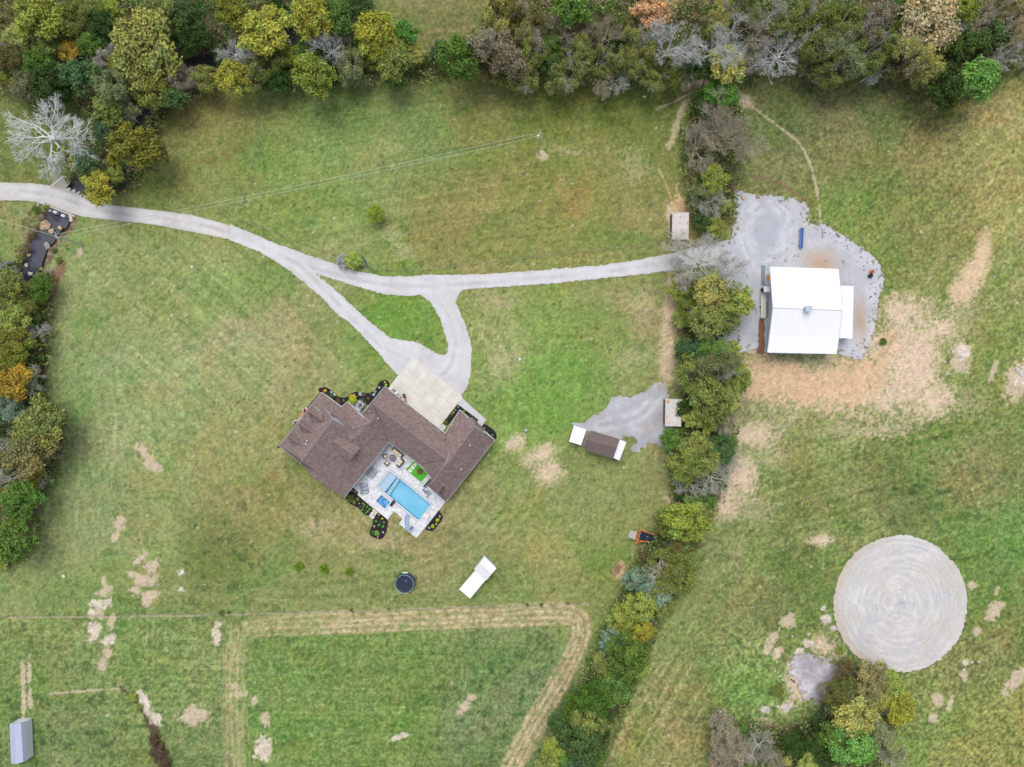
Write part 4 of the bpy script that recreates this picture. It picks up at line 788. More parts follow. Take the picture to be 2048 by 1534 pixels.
mb = MB(); p = P(1524.5, 581.5); mb.box(0, 0, 0, .7, .7, .9); mb.box(0, 0, .9, .75, .75, .06); o = mb.build('utility_box', DARK); o.location = p; tag(o, 'dark square utility box beside the white canopy', 'box')
p = P(1524.7, 611, 0); t = thing('flatbed_trailer', 'long cream flat trailer deck parked along the barn', 'trailer', p); mb = MB(); mb.box(0, 0, .5, 1.02, 5.2, .1); mb.build('deck', M('cream_panel', L(226, 226, 214), .04, 1), t)
for s in (-1, 1): mb = MB(); mb.tube([(s*.45, -.3, .28), (s*.55, -.3, .28)], .28, 14); mb.build('wheel', BLACK, t)
mb = MB(); mb.tube([(0, 2.6, .45), (0, 3.2, .4)], .05); mb.build('drawbar', GREYM, t)
slab('planting_bed', [(1530.5, 603), (1539, 603), (1538, 636), (1529.5, 636)], -.1, .16, M('river_stones', L(120, 112, 116), .35, 5, .9, L(160, 150, 150)), label='grey pebble strip set in the slab beside the barn', cat='pebble bed')
BRSH = M('dead_brown', L(138, 106, 84), .3, 5, .95, L(120, 96, 76), .5)
sheet('dry_weeds', [(1519, 640), (1527, 639), (1528, 690), (1526, 706), (1514, 706), (1518, 690)], .15, GRM, lambda x, y, d: np.zeros(x.shape+(3,))+np.array([140., 106, 86])*(.8+.4*fbm(x, y, 6, 5)[..., None]), 1.8, seed=12, kind='stuff')
tag(bpy.data.objects['dry_weeds'], 'strip of dry brown weeds along the barn slab', 'weeds')
# feed trough, tubs
p = P(1600.5, 477, 0); t = thing('feed_trough', 'long blue feed trough on the gravel yard north of the barn', 'trough', (p[0], p[1], .06), math.radians(-3)); BLU = M('blue_paint', L(86, 118, 188), .12, 4, .5)
mb = MB(); mb.add([(-.3, -2, .55), (.3, -2, .55), (.3, 2, .55), (-.3, 2, .55), (-.2, -1.9, .25), (.2, -1.9, .25), (.2, 1.9, .25), (-.2, 1.9, .25)], [(4, 5, 6, 7), (0, 1, 5, 4), (1, 2, 6, 5), (2, 3, 7, 6), (3, 0, 4, 7)]); mb.build('trough', BLU, t)
for y_ in (-1.5, 1.5): mb = MB(); [mb.box(s*.3, y_, 0, .06, .06, .95) for s in (-1, 1)]; mb.box(0, y_, .95, .66, .06, .05); mb.build('leg', MATS['blue_paint'], t)
mb = MB(); mb.tube([(-.3, -2, .95), (-.3, 2, .95)], .04); mb.tube([(.3, -2, .95), (.3, 2, .95)], .04); mb.build('rail', M('pale_blue_paint', L(130, 160, 210), .1), t)
def tub(px, py, r, h, mat, lab, cat):
    p = P(px, py); mb = MB(); mb.lathe(0, 0, [(r*.85, 0), (r, h), (r*.93, h+.02), (r*.8, h*.75), (r*.1, h*.72)], 16); o = mb.build('tub', mat); o.location = (p[0], p[1], .05); tag(o, lab, cat)
tub(1738.5, 552, .42, .6, BLACK, 'round black water tub at the right edge of the barn yard', 'tub'); tub(1743.5, 544, .38, .35, M('red_plastic', L(206, 92, 74), .12), 'red plastic tub next to the black one', 'tub')
tub(1486, 396.5, .3, .3, MATS['orange_plastic'], 'pale orange bucket lid at the top of the gravel yard', 'bucket'); 
p = P(1404, 173, 0); t = thing('cattle_gate', 'blue tubular gate under the trees at the top cattle path', 'gate', p, math.radians(78)); mb = MB()
for z_ in (.3, .6, .9, 1.2, 1.4): mb.tube([(-1.3, 0, z_), (1.3, 0, z_)], .04)
mb.build('rail', BLU, t); mb = MB(); [mb.tube([(x_, 0, .1), (x_, 0, 1.5)], .06) for x_ in (-1.3, 1.3)]; mb.build('post', BLU, t)
p = P(732, 525, 0); t = thing('farm_gate', 'dark blue tubular gate standing open by the yellow-green bush', 'gate', p, math.radians(-62)); mb = MB()
for z_ in (.3, .55, .8, 1.05, 1.3): mb.tube([(-1.2, 0, z_), (1.2, 0, z_)], .045)
mb.build('rail', M('gate_blue', L(44, 96, 140), .1), t); mb = MB(); [mb.tube([(x_, 0, .1), (x_, 0, 1.4)], .06) for x_ in (-1.2, 1.2)]; mb.build('post', MATS['gate_blue'], t)
# ================================================================ sheds
RUST = M('rusty_white_tin', L(214, 206, 200), .05, .9, .6, L(228, 224, 222), .3, stripe=(0, .25, .10)); 
t_, b_ = RUST.node_tree, RUST.node_tree.nodes['Principled BSDF']
def rusty(m, amt, col=(.48, .26, .13, 1)):
    t = m.node_tree; N = t.nodes; b = N['Principled BSDF']; src = b.inputs['Base Color'].links[0].from_socket
    tc = N.new('ShaderNodeTexCoord'); n = N.new('ShaderNodeTexNoise'); n.inputs['Scale'].default_value = .9; n.inputs['Detail'].default_value = 8; t.links.new(tc.outputs['Object'], n.inputs['Vector'])
    mr = N.new('ShaderNodeMapRange'); mr.inputs['From Min'].default_value = amt; mr.inputs['From Max'].default_value = amt+.06; t.links.new(n.outputs['Fac'], mr.inputs['Value'])
    mx = N.new('ShaderNodeMixRGB'); t.links.new(mr.outputs[0], mx.inputs[0]); t.links.new(src, mx.inputs[1]); mx.inputs[2].default_value = col; t.links.new(mx.outputs[0], b.inputs['Base Color'])
rusty(RUST, .57)
def lean_shed(name, lab, c4, z0, z1, mat, wmat, cat='shed', wall=True):
    q = [P(*v, 0) for v in c4]; ctr = (sum(v[0] for v in c4)/4, sum(v[1] for v in c4)/4); b0 = P(*ctr, 0); t = thing(name, lab, cat, b0)
    polymesh('roof', [[(*c4[0], z0), (*c4[1], z1), (*c4[2], z1), (*c4[3], z0)]], mat, t, b0, .07)
    bp = inset([base_of(*v, (z0+z1)/2) for v in c4], .93); pp = [P(*v, 0) for v in bp]; mb = MB()
    if wall:
        for i, j in ((0, 1), (1, 2), (3, 0)): 
            za, zb = [(z0 if k in (0, 3) else z1)-.1 for k in (i, j)]; mb.add([(pp[i][0], pp[i][1], 0), (pp[j][0], pp[j][1], 0), (pp[j][0], pp[j][1], zb), (pp[i][0], pp[i][1], za)], [(0, 1, 2, 3)])
        mb.build('wall', wmat, t, b0)
    [MB().box(pp[k][0], pp[k][1], -.1, .14, .14, (z0 if k in (0, 3) else z1)).build('post', WOODM, t, b0) for k in range(4)]
    return t
GW = M('grey_boards', L(120, 110, 100), .15, 4)
lean_shed('livestock_shelter', 'small rust-stained white tin shelter beside orange mud above the gravel road', [(1344.8, 424.6), (1378, 425), (1377, 479), (1344, 479)], 2.2, 2.7, RUST, GW, 'shelter')
lean_shed('livestock_shelter', 'rust-patched pale tin shelter half under the trees by the lower gravel yard', [(1331, 797.5), (1364, 798.5), (1362, 853), (1330, 852.5)], 2.3, 2.8, RUST, GW, 'shelter')
# brown-roofed hay store with white wings
def Z6(x, y): return (1130+x/7.585, 780+y/7.585)
b0 = P(1205, 890, 0); t = thing('storage_shed', 'brown-roofed shed with blue tarp edge between two white lean-to roofs', 'shed', b0)
polymesh('roof', [[(*Z6(398, 615), 3.0), (*Z6(835, 745), 3.0), (*Z6(785, 880), 3.9), (*Z6(345, 760), 3.9)], [(*Z6(345, 760), 3.9), (*Z6(785, 880), 3.9), (*Z6(730, 1045), 3.0), (*Z6(308, 912), 3.0)]], M('brown_shingle_shed', L(124, 110, 108), .12, 3, .9, stripe=(math.radians(-17), .3, .05), spec=.1), t, b0, .1)
mb = MB(); mb.prism([P(*base_of(*Z6(x, y), 2.5), 0)[:2] for x, y in ((410, 635), (820, 757), (722, 1030), (322, 900))], -.1, 2.8); mb.build('wall', GW, t, b0)
polymesh('wing_roof', [[(*Z6(830, 750), 3.0), (*Z6(932, 792), 2.5), (*Z6(825, 1070), 2.5), (*Z6(730, 1028), 3.0)]], WHITEM2, t, b0, .08)
mb = MB(); [mb.box(*P(*base_of(*Z6(x, y), 2.5), 0)[:2], -.1, .12, .12, 2.5) for x, y in ((915, 800), (815, 1050))]; mb.build('post', WOODM, t, b0)
polymesh('tarp', [[(*Z6(385, 625), 2.9), (*Z6(398, 632), 3.0), (*Z6(350, 760), 3.4), (*Z6(338, 880), 2.9), (*Z6(322, 885), 1.9), (*Z6(345, 750), 1.9)]], M('blue_tarp', L(120, 144, 196), .1), t, b0, .03)
p0 = P(1155, 870, 0); cp = thing('carport', 'small white flat-roofed carport at the left end of the brown shed', 'carport', p0)
cq = [Z6(138, 540), Z6(322, 602), Z6(243, 838), Z6(62, 780)]
polymesh('roof', [[(*cq[0], 2.6), (*cq[1], 2.8), (*cq[2], 2.8), (*cq[3], 2.6)]], WHITEM2, cp, p0, .08); [MB().box(*P(*base_of(*q, 2.5), 0)[:2], -.1, .1, .1, 2.6).build('post', GREYM, cp, p0) for q in inset(cq, .9)]
slab('shed_floor', [Z6(322, 602), Z6(395, 625), Z6(312, 885), Z6(243, 838)], -.1, .12, M('dirty_concrete', L(150, 136, 122), .3, 2.5, .9, L(170, 156, 140)), kind='structure')
# white shed + carport south of the house
def Z7(x, y): return (910+x/15.34, 1105+y/15.34)
b0 = P(960, 1150, 0); t = thing('garden_shed', 'small white metal gabled shed south of the pool', 'shed', b0); WM3 = M('white_tin', L(250, 251, 253), .01, 1, .45, stripe=(math.radians(40), .28, .07))
polymesh('roof', [[(*Z7(905, 115), 2.4), (*Z7(1280, 485), 2.4), (*Z7(1115, 665), 3.3), (*Z7(745, 330), 3.3)], [(*Z7(745, 330), 3.3), (*Z7(1115, 665), 3.3), (*Z7(970, 855), 2.4), (*Z7(585, 505), 2.4)]], WM3, t, b0, .06)
strips('ridge_cap', [((*Z7(745, 330), 3.3), (*Z7(1115, 665), 3.3))], TRIM, t, b0, .05, .01); mb = MB(); mb.prism([P(*base_of(*Z7(x, y), 2.3), 0)[:2] for x, y in ((890, 140), (1235, 480), (960, 820), (620, 500))], -.1, 2.3); mb.build('wall', M('tin_wall', L(205, 210, 218), .05, 2), t, b0)
b1 = P(945, 1168, 0); t = thing('carport', 'long white flat carport attached below the white gabled shed', 'carport', b1); cq = [Z7(625, 545), Z7(945, 840), Z7(465, 1412), Z7(122, 1130)]
polymesh('roof', [[(*cq[0], 2.3), (*cq[1], 2.3), (*cq[2], 2.0), (*cq[3], 2.0)]], M('white_sheet', L(250, 250, 250), .01, 1, .5), t, b1, .07); [MB().box(*P(*base_of(*q, 2.2), 0)[:2], -.1, .09, .09, 2.1).build('post', GREYM, t, b1) for q in inset(cq, .92)]
# lilac-grey gambrel barn in the bottom left corner
def Z8(x, y): return (x/13.456, 1420+y/13.456)
b0 = P(44, 1478, 0); t = thing('small_barn', 'lilac-grey gambrel-roofed barn in the bottom left corner of the fields', 'barn', b0); LIL = M('lilac_metal', L(192, 197, 224), .03, 2, .5, stripe=(0, .3, .06)); LIL2 = M('white_board', L(232, 240, 248), .03, 2, .6)
za, zb_, zc, zd = 2.0, 3.0, 3.0, 2.0
polymesh('roof', [[(*Z8(255, 372), za), (*Z8(400, 378), zb_), (*Z8(430, 1452), zb_), (*Z8(300, 1440), za)], [(*Z8(400, 378), zb_), (*Z8(562, 345), zc), (*Z8(622, 1400), zc), (*Z8(430, 1452), zb_)], [(*Z8(562, 345), zc), (*Z8(708, 300), zd), (*Z8(760, 1330), zd), (*Z8(622, 1400), zc)]], LIL, t, b0, .06)
mb = MB(); w4 = [P(*Z8(480, 238), 0), P(*Z8(858, 205), 0), P(*Z8(905, 1222), 0), P(*Z8(520, 1330), 0)]; top = [P(*Z8(262, 378), 1.9), P(*Z8(705, 308), 1.9), P(*Z8(755, 1320), 1.9), P(*Z8(305, 1430), 1.9)]
mb.add(w4+top, [(0, 1, 5, 4), (1, 2, 6, 5), (2, 3, 7, 6), (3, 0, 4, 7)]); a_, b_, c_, d_ = P(*Z8(262, 376), 1.9), P(*Z8(402, 382), 2.9), P(*Z8(562, 349), 2.9), P(*Z8(705, 305), 1.9); mb.add([a_, b_, c_, d_], [(0, 1, 2, 3)]); mb.build('wall', LIL2, t, b0)
mb = MB(); u = Vector(w4[1])-Vector(w4[0]); mb.add([Vector(w4[0])+u*f_+Vector((.0, .03, z_)) for f_, z_ in ((.03, .05), (.10, .05), (.10, 1.8), (.03, 1.8))], [(0, 1, 2, 3)]); mb.build('door_gap', GREYM, t, b0)
# playhouse
def Z9(x, y): return (1250+x/21.9, 1040+y/21.9)
b0 = P(1289, 1072, 0); t = thing('playhouse', 'orange wooden playhouse with navy roof and slatted ramp at the hedgerow', 'playhouse', b0); ORG = M('orange_wood', L(206, 128, 62), .14, 4, .8); 
polymesh('roof', [[(*Z9(700, 500), 3.0), (*Z9(1275, 660), 3.0), (*Z9(1215, 960), 2.5), (*Z9(625, 860), 2.5)]], DARK, t, b0, .08); polymesh('roof_side', [[(*Z9(625, 860), 2.5), (*Z9(1215, 960), 2.5), (*Z9(1180, 1080), 1.9), (*Z9(620, 960), 1.9)]], M('navy_dark', L(22, 26, 40), .1), t, b0, .05)
polymesh('deck', [[(*Z9(640, 430), 1.4), (*Z9(700, 500), 1.4), (*Z9(520, 1070), 1.4), (*Z9(420, 980), 1.4)]], ORG, t, b0, .1)
mb = MB(); [mb.tube([P(*Z9(x0, y0), 1.5), P(*Z9(x1, y1), 1.5)], .05, 4) for x0, y0, x1, y1 in ((570, 540, 640, 620), (530, 720, 600, 790), (470, 880, 540, 960))]; mb.build('slat', M('dark_slat', L(90, 50, 30), .1), t, b0)
strips('beam', [((*Z9(640, 425), 3.0), (*Z9(1280, 640), 3.0))], ORG, t, b0, .12); strips('rail', [((*Z9(690, 520), 2.2), (*Z9(530, 1070), 2.2))], M('pink_wood', L(206, 170, 160), .1), t, b0, .04)
mb = MB(); mb.prism([P(*base_of(*Z9(x, y), 1.5), 0)[:2] for x, y in ((700, 510), (1240, 660), (1160, 930), (590, 920))], 0, 2.4); mb.build('wall', ORG, t, b0)
rp = [Z9(215, 440), Z9(540, 515), Z9(440, 872), Z9(138, 750)]; polymesh('ramp', [[(*rp[0], .3), (*rp[1], 1.3), (*rp[2], 1.3), (*rp[3], .3)]], M('pale_ramp', L(200, 194, 186), .08, 5, .8, stripe=(.3, .12, .25)), t, b0, .06)
# trampoline
p = P(811.7, 1162.5, 0); t = thing('trampoline', 'round black trampoline with pale frame ring and mint step mat', 'trampoline', p); R = 1.95
def ring(mb, r, z, w, n=40):
    vs_ = []; fs = []; m_ = 6
    for i in range(n):
        a_ = 2*math.pi*i/n
        for j in range(m_): b_ = 2*math.pi*j/m_; vs_.append(((r+w*math.cos(b_))*math.cos(a_), (r+w*math.cos(b_))*math.sin(a_), z+w*math.sin(b_)))
    for i in range(n):
        for j in range(m_): fs.append((i*m_+j, ((i+1) % n)*m_+j, ((i+1) % n)*m_+(j+1) % m_, i*m_+(j+1) % m_))
    mb.add(vs_, fs)
mb = MB(); mb.lathe(0, 0, [(1.72, .88), (1.72, .9), (.1, .86)], 40); mb.build('mat', M('mat_navy', L(38, 48, 70), .08, 3, .5), t); mb = MB(); mb.lathe(0, 0, [(1.76, .86), (2.02, .86), (2.02, .92), (1.76, .93)], 40); mb.f = [f for f in mb.f if len(f) == 4]; mb.build('pad', M('pad_teal', L(52, 78, 88), .1), t)
mb = MB(); ring(mb, 1.80, 2.1, .032); mb.build('top_ring', M('ring_pale', L(176, 214, 218), .05), t)
for k in range(8): mb = MB(); a_ = k*math.pi/4+.3; mb.tube([(2.05*math.cos(a_), 2.05*math.sin(a_), 0), (2.02*math.cos(a_), 2.02*math.sin(a_), 1.0), (1.80*math.cos(a_), 1.80*math.sin(a_), 2.1)], .035); mb.build('pole', BLACK, t)
mb = MB(); mb.box(-.02, 1.98, 1.0, 1.1, .28, .05); mb.build('step_mat', M('mint', L(190, 236, 206), .04), t); mb = MB(); mb.box(.15, .35, .92, .25, .25, .01, .5); mb.build('emblem', M('pale_blue_mark', L(120, 144, 180), .1), t)
# utility box in the yard
p = P(1052, 860, 0); t = thing('utility_pedestal', 'small grey utility pedestal standing alone in the yard', 'utility box', p, .5); mb = MB(); mb.box(0, 0, 0, .42, .42, .6); mb.build('casing', DARK, t); mb = MB(); mb.box(0, 0, .6, .5, .5, .06, 0, .8); mb.build('lid', M('pedestal_lid', L(190, 200, 214), .03), t)
# gas tank lids, buckets, sticks scattered
for px, py, lab in ((154+4, 543, 'yellow marker post leaning in the left lawn below the creek pole'), (1119, 293, 'yellow marker post lying near the pasture utility pole')):
    p = P(px, py, 0); mb = MB(); mb.tube([(0, 0, 0), (-.3, .25, 1.2)] if px < 500 else [(0, 0, .05), (-.75, .35, .5)], .05, 6); o = mb.build('marker_post', M('yellow_post', L(226, 206, 70), .05)); o.location = p; tag(o, lab, 'marker post')
# ================================================================ bridge over the creek
b0 = P(128, 400, 0); br = thing('bridge', 'low concrete bridge carrying the pale road over the creek', 'bridge', b0); CONC = M('bridge_concrete', L(200, 198, 192), .08, 1.5, .9)
mb = MB()
def wall_seg(a_, b_, w=.35, z0=-1.6, z1=.12, mb=mb):
    A_, B_ = Vector(P(*a_)), Vector(P(*b_)); c0 = (A_+B_)/2; mb.box(c0.x, c0.y, z0, (B_-A_).length, w, z1-z0, math.atan2((B_-A_).y, (B_-A_).x))
wall_seg((100, 374), (176, 393)); mb.build('headwall', CONC, br, b0); mb = MB(); wall_seg((78, 404), (150, 433), mb=mb); mb.build('headwall', CONC, br, b0)
for a_, b_, w_ in (((100, 375), (127, 353), .5), ((140, 427), (143, 443), .6), ((78, 404), (75, 412), .5)): mb = MB(); wall_seg(a_, b_, w_, -1.4, .1, mb); mb.build('wing_wall', CONC, br, b0)
[MB().box(*P(x, y)[:2], -1.6, .8, .5, 1.65, r_).build('pier', M('pier_pale', L(214, 222, 228), .05, 2), br, b0) for x, y, r_ in ((137, 379, .5), (147, 382, .5), (157, 386, .5), (98, 420, -.4), (110, 424, -.4), (126, 431, -.4))]
sheet('gravel_patch', [(104, 375), (127, 352), (138, 366), (126, 381)], .02, GRM, gravel((186, 184, 172), (160, 146, 120), .3, [], 22), 1.2, seed=23)
boulder(88, 452, 1.15, TANR, 'big tan boulder in the creek below the bridge', seed=4, z=-.7, ex=1.2)
for i, (x, y, r_, lab) in enumerate(((103, 462, .5, 'pointed tan rock in the creek near the utility pole top'), (120, 456, .45, 'mossy tan rock beside the pointed one in the creek'), (57, 510, .4, 'pale rock at the lower left bank of the creek pool'), (95, 492, .7, 'broad grey rock shelf right of the creek pool'), (52, 530, .4, 'pale creek rock under the left bank trees'), (60, 548, .45, 'creek rock at the head of the rapids'))): boulder(x, y, r_, TANR if i < 3 else LIME if i != 3 else M('grey_rock', L(170, 166, 160), .15, 3), lab, seed=20+i, z=-.6)
rr = random.Random(5)
WR = [(1622, 1287, .7), (1600, 1303, .6), (1586, 1325, .5), (1655, 1240, .8), (1648, 1215, .5), (1666, 1256, .6), (1618, 1268, .35), (1585, 1272, .3), (1601, 1377, .5), (1611, 1392, .7), (1587, 1393, .4), (1576, 1330, .3), (1560, 1352, .35), (1566, 1360, .3), (1583, 1381, .45), (1544, 1409, .35), (1556, 1414, .5), (1571, 1415, .8), (1527, 1420, .7), (1537, 1419, .4), (1503, 1452, .5), (1510, 1455, .4), (1612, 1445, .3), (1928, 1340, .5), (1944, 1325, .4), (1958, 1324, .35), (2036, 740, .7), (2044, 750, .6), (1907, 704, .5), (1922, 712, .7), (1550, 1342, .25), (1577, 1403, .3)]
WR.sort(); NTH = 'first second third fourth fifth sixth seventh eighth ninth tenth eleventh twelfth thirteenth fourteenth fifteenth sixteenth seventeenth eighteenth nineteenth twentieth'.split(); NTH += ['twenty-'+w for w in NTH[:9]]+['thirtieth', 'thirty-first', 'thirty-second']
for i, (x, y, r_) in enumerate(WR): boulder(x, y, r_*.7, M('chalky_limestone', L(212, 207, 202), .12, 3, .9, bump=.4), f"{'large' if r_ > .55 else 'small' if r_ < .36 else 'medium'} white limestone rock, {NTH[i]} from the left of those in the right-hand field", group='white limestone rocks around the gravel patch', seed=50+i)
for i, (x, y, r_, lab) in enumerate(((365, 1145, .35, 'pale rock in the left lawn, the upper of two'), (362, 1178, .3, 'pale rock in the left lawn, the lower of two'), (127, 1153, .3, 'lone grey rock near the left tree strip'), (384, 534, .3, 'lone white rock in the lawn below the pale road'), (1040, 719, .3, 'white rock in the grass right of the driveway loop'), (1247, 935, .35, 'tan rock below the white wing of the brown shed'), (1289, 193, .3, 'pinkish rock in the shade of the northern wood'))): boulder(x, y, r_, LIME if i != 5 else TANR, lab, seed=90+i)
# ================================================================ poles, wires, fences
PW = M('pole_wood', L(192, 190, 184), .12, 5, .8)
def upole(px, py, lean, h, lab, arm):
    p = P(px, py, 0); t = thing('utility_pole', lab, 'utility pole', p); mb = MB(); mb.tube([(0, 0, 0), (lean[0], lean[1], h)], [.17, .11], 8); mb.build('pole', PW, t)
    mb = MB(); mb.lathe(lean[0]-.35, lean[1], [(.24, h-1.9), (.26, h-1.0), (.2, h-.9)], 12); mb.build('transformer', TRIM, t)
    mb = MB(); a_ = arm; mb.tube([(lean[0]-math.cos(a_)*.9, lean[1]-math.sin(a_)*.9, h-.3), (lean[0]+math.cos(a_)*.9, lean[1]+math.sin(a_)*.9, h-.3)], .07, 4); mb.build('crossarm', PW, t)
    mb = MB(); [mb.lathe(lean[0]+math.cos(a_)*s, lean[1]+math.sin(a_)*s, [(.05, h-.23), (.07, h-.12), (.03, h-.02)], 8) for s in (-.8, 0, .8)]; mb.build('insulator', TRIM, t)
    return Vector(p)+Vector((*lean, h-.15))
h1 = upole(1076.5, 306, (0.0, .15), 10.6, 'pale wooden utility pole standing in the upper pasture', 1.75); h2 = upole(165.6, 489, (-.2, 0), 8.2, 'grey utility pole on the creek bank below the bridge', 2.0)
def wire(A_, B_, sag, lab, r_=.03):
    mb = MB(); pts = [A_.lerp(B_, i/16)-Vector((0, 0, 4*sag*(i/16)*(1-i/16))) for i in range(17)]; mb.tube(pts, r_, 4); tag(mb.build('power_line', M('wire_grey', L(196, 208, 196), .05)), lab, 'power line', 'overhead lines between the two poles')
for s in (-1, 1): wire(h1+Vector((0, s*.35, 0)), h2+Vector((0, s*.35, 0)), 1.2, ('upper' if s > 0 else 'lower')+' of the twin overhead lines crossing the pasture')
wire(h2, Vector(P(-120, 405, 7)), .8, 'single overhead line leaving the creek pole to the left edge')
def fence(name, pts, step, lab, postm, wirem, hgt=1.1, wn=3, pr=.06):
    p0 = Vector(P(*pts[0])); t = thing(name, lab, 'fence', p0); pp = [Vector(P(*q)) for q in pts]; S = []; posts = []
    for a_, b_ in zip(pp[:-1], pp[1:]):
        k = max(1, round((b_-a_).length/step)); S += [a_.lerp(b_, i/k) for i in range(k)]
    S.append(pp[-1]); S = S[:99]
    proto = None
    for q in S:
        if proto is None: mb = MB(); mb.tube([(0, 0, 0), (0, 0, hgt)], pr, 6); proto = mb.build('post', postm, t); proto.location = q-p0
        else: c = proto.copy(); C.objects.link(c); c.parent = t; c.location = q-p0
    mb = MB(); [mb.tube([v+Vector((0, 0, hgt*(i+1)/(wn+.3))) for v in S], .014 if wn > 1 else .03, 4) for i in range(wn)]; mb.build('wire', wirem, t, tuple(p0))
FPM = M('fence_post', L(176, 160, 140), .15, 6); FWM = M('fence_wire', L(150, 146, 136), .05)
fence('wire_fence', [(545, 188), (530, 235), (522, 265), (512, 305), (497, 360), (489, 395), (478, 425)], 4.5, 'wire fence running down the left side of the upper pasture', FPM, FWM)
fence('wire_fence', [(480, 440), (530, 458), (562, 470), (592, 481), (618, 491), (646, 501), (680, 512)], 3.2, 'wire fence along the upper edge of the forking driveway', FPM, FWM)
fence('wire_fence', [(738, 533), (752, 540), (860, 539), (1000, 523), (1150, 505), (1340, 484)], 5.0, 'long wire fence above the gravel road towards the tin shelter', M('fence_post_white', L(222, 214, 206), .08), FWM)
fence('wire_fence', [(-20, 1232), (170, 1229), (440, 1227)], 4.2, 'wire fence along the lower left lawn edge', FPM, FWM); fence('wire_fence', [(444, 1227), (700, 1220), (900, 1214), (1180, 1205)], 4.2, 'wire fence between the yard and the hay track', FPM, FWM)
fence('wire_fence', [(447, 1232), (446, 1380), (452, 1545)], 4.5, 'wire fence down the left side of the hay field', FPM, FWM)
# mulch beds
MUL = M('dark_mulch', L(54, 48, 58), .3, 6, .95, L(40, 34, 42), .6); 
def bed(poly, z=.09, lab=''):
    mb = MB(); pl = spline(poly, True, 3); mb.prism([P(x, y, 0)[:2] for x, y in pl], -.1, z); tag(mb.build('mulch_bed', MUL), lab, 'flower bed')
def Z3(x, y): return (630+x/12.8, 770+y/12.8)
bed([Z3(80, 130), Z3(250, 55), Z3(370, 110), Z3(480, 190), Z3(620, 310), Z3(800, 310), Z3(990, 185), Z3(1200, 190), Z3(1400, 200), Z3(1560, 100), Z3(1640, -60), Z3(1800, -130), Z3(1900, -60), Z3(1880, 60), Z3(1700, 300), Z3(1300, 520), Z3(1100, 400), Z3(800, 480), Z3(700, 560), Z3(400, 400)], .06, 'long curving dark mulch bed with shrubs along the upper side of the house')
bed([(643, 782), (600, 835), (570, 875), (556, 892), (562, 893), (600, 850), (648, 792)], .05, 'thin dark mulch strip along the front eave of the house')
def Z10(x, y): return (690+x/10.24, 970+y/10.24)
bed([Z10(155, 50), Z10(270, 140), Z10(245, 190), Z10(560, 480), Z10(600, 500), Z10(560, 560), Z10(480, 620), Z10(400, 600), Z10(260, 460), Z10(100, 380), Z10(20, 240)], .05, 'dark mulch bed of green clumps between the left wing and the stepping stones')
bed([Z10(680, 580), Z10(870, 710), Z10(865, 860), Z10(830, 1000), Z10(750, 1100), Z10(640, 1090), Z10(520, 1030), Z10(505, 950), Z10(560, 820), Z10(580, 700)], .055, 'rounded dark mulch bed of green balls at the bottom tip of the patio')
bed([Z10(1660, 880), Z10(1720, 930), Z10(1780, 940), Z10(1850, 890), Z10(1990, 700), Z10(1990, 620), Z10(1940, 560), Z10(1910, 545)], .05, 'small dark mulch bed on the right side of the patio end')
def Z4(x, y): return (780+x/6.97, 700+y/6.97)
mb = MB(); bq = [Z4(950, 752), Z4(1160, 915), Z4(1230, 980), Z4(1200, 1020), Z4(985, 830), Z4(800, 1050), Z4(735, 1010)]; mb.prism([P(*q, 0)[:2] for q in bq], -.1, .07); tag(mb.build('mulch_bed', MUL), 'L-shaped dark mulch bed between the apron and the garage wing', 'flower bed')
bed([Z4(1320, 1035), Z4(1440, 1110), Z4(1485, 1180), Z4(1460, 1250), Z4(1290, 1110), Z4(1290, 1060)], .06, 'dark mulch bed at the upper right corner of the house')
for i, (x, y, w_, h_) in enumerate(((590, 520, .5, .38), (635, 555, .5, .4), (560, 575, .45, .5), (530, 610, .4, .35), (610, 600, .45, .35), (575, 650, .6, .4), (530, 660, .9, .16))):
    p = P(*Z10(x, y)); mb = MB(); mb.box(0, 0, 0, w_, h_, .06); o = mb.build('stepping_stone', MATS['pale_paver']); o.location = (p[0], p[1], .05); o.rotation_euler = (0, 0, math.radians(-40)); tag(o, 'pale rectangular stepping stone, '+['top', 'right-hand upper', 'left upper', 'left lower', 'right-hand middle', 'bottom', 'long edging piece'][i]+' one between the two mulch beds', 'paver', 'stepping stones between the mulch beds')
# ---------------------------------------------------------------- vegetation
def leaf_material(name, tr=.25):
    m = bpy.data.materials.new(name); t, b = nodes(m); N = t.nodes; K = t.links
    oi = N.new('ShaderNodeObjectInfo'); at = N.new('ShaderNodeAttribute'); at.attribute_name = 'Col'
    mx = N.new('ShaderNodeMixRGB'); mx.blend_type = 'MULTIPLY'; mx.inputs[0].default_value = 1
    K.new(oi.outputs['Color'], mx.inputs[1]); K.new(at.outputs['Color'], mx.inputs[2]); K.new(mx.outputs[0], b.inputs['Base Color'])
    b.inputs['Roughness'].default_value = .75; b.inputs['Specular IOR Level'].default_value = .2
    tl = N.new('ShaderNodeBsdfTranslucent'); K.new(mx.outputs[0], tl.inputs[0]); ms = N.new('ShaderNodeMixShader'); ms.inputs[0].default_value = tr
    K.new(b.outputs[0], ms.inputs[1]); K.new(tl.outputs[0], ms.inputs[2]); K.new(ms.outputs[0], N['Material Output'].inputs[0]); return m
LEAF = leaf_material('leaves'); BARK = leaf_material('bark', 0.0)
rng = np.random.default_rng(11)
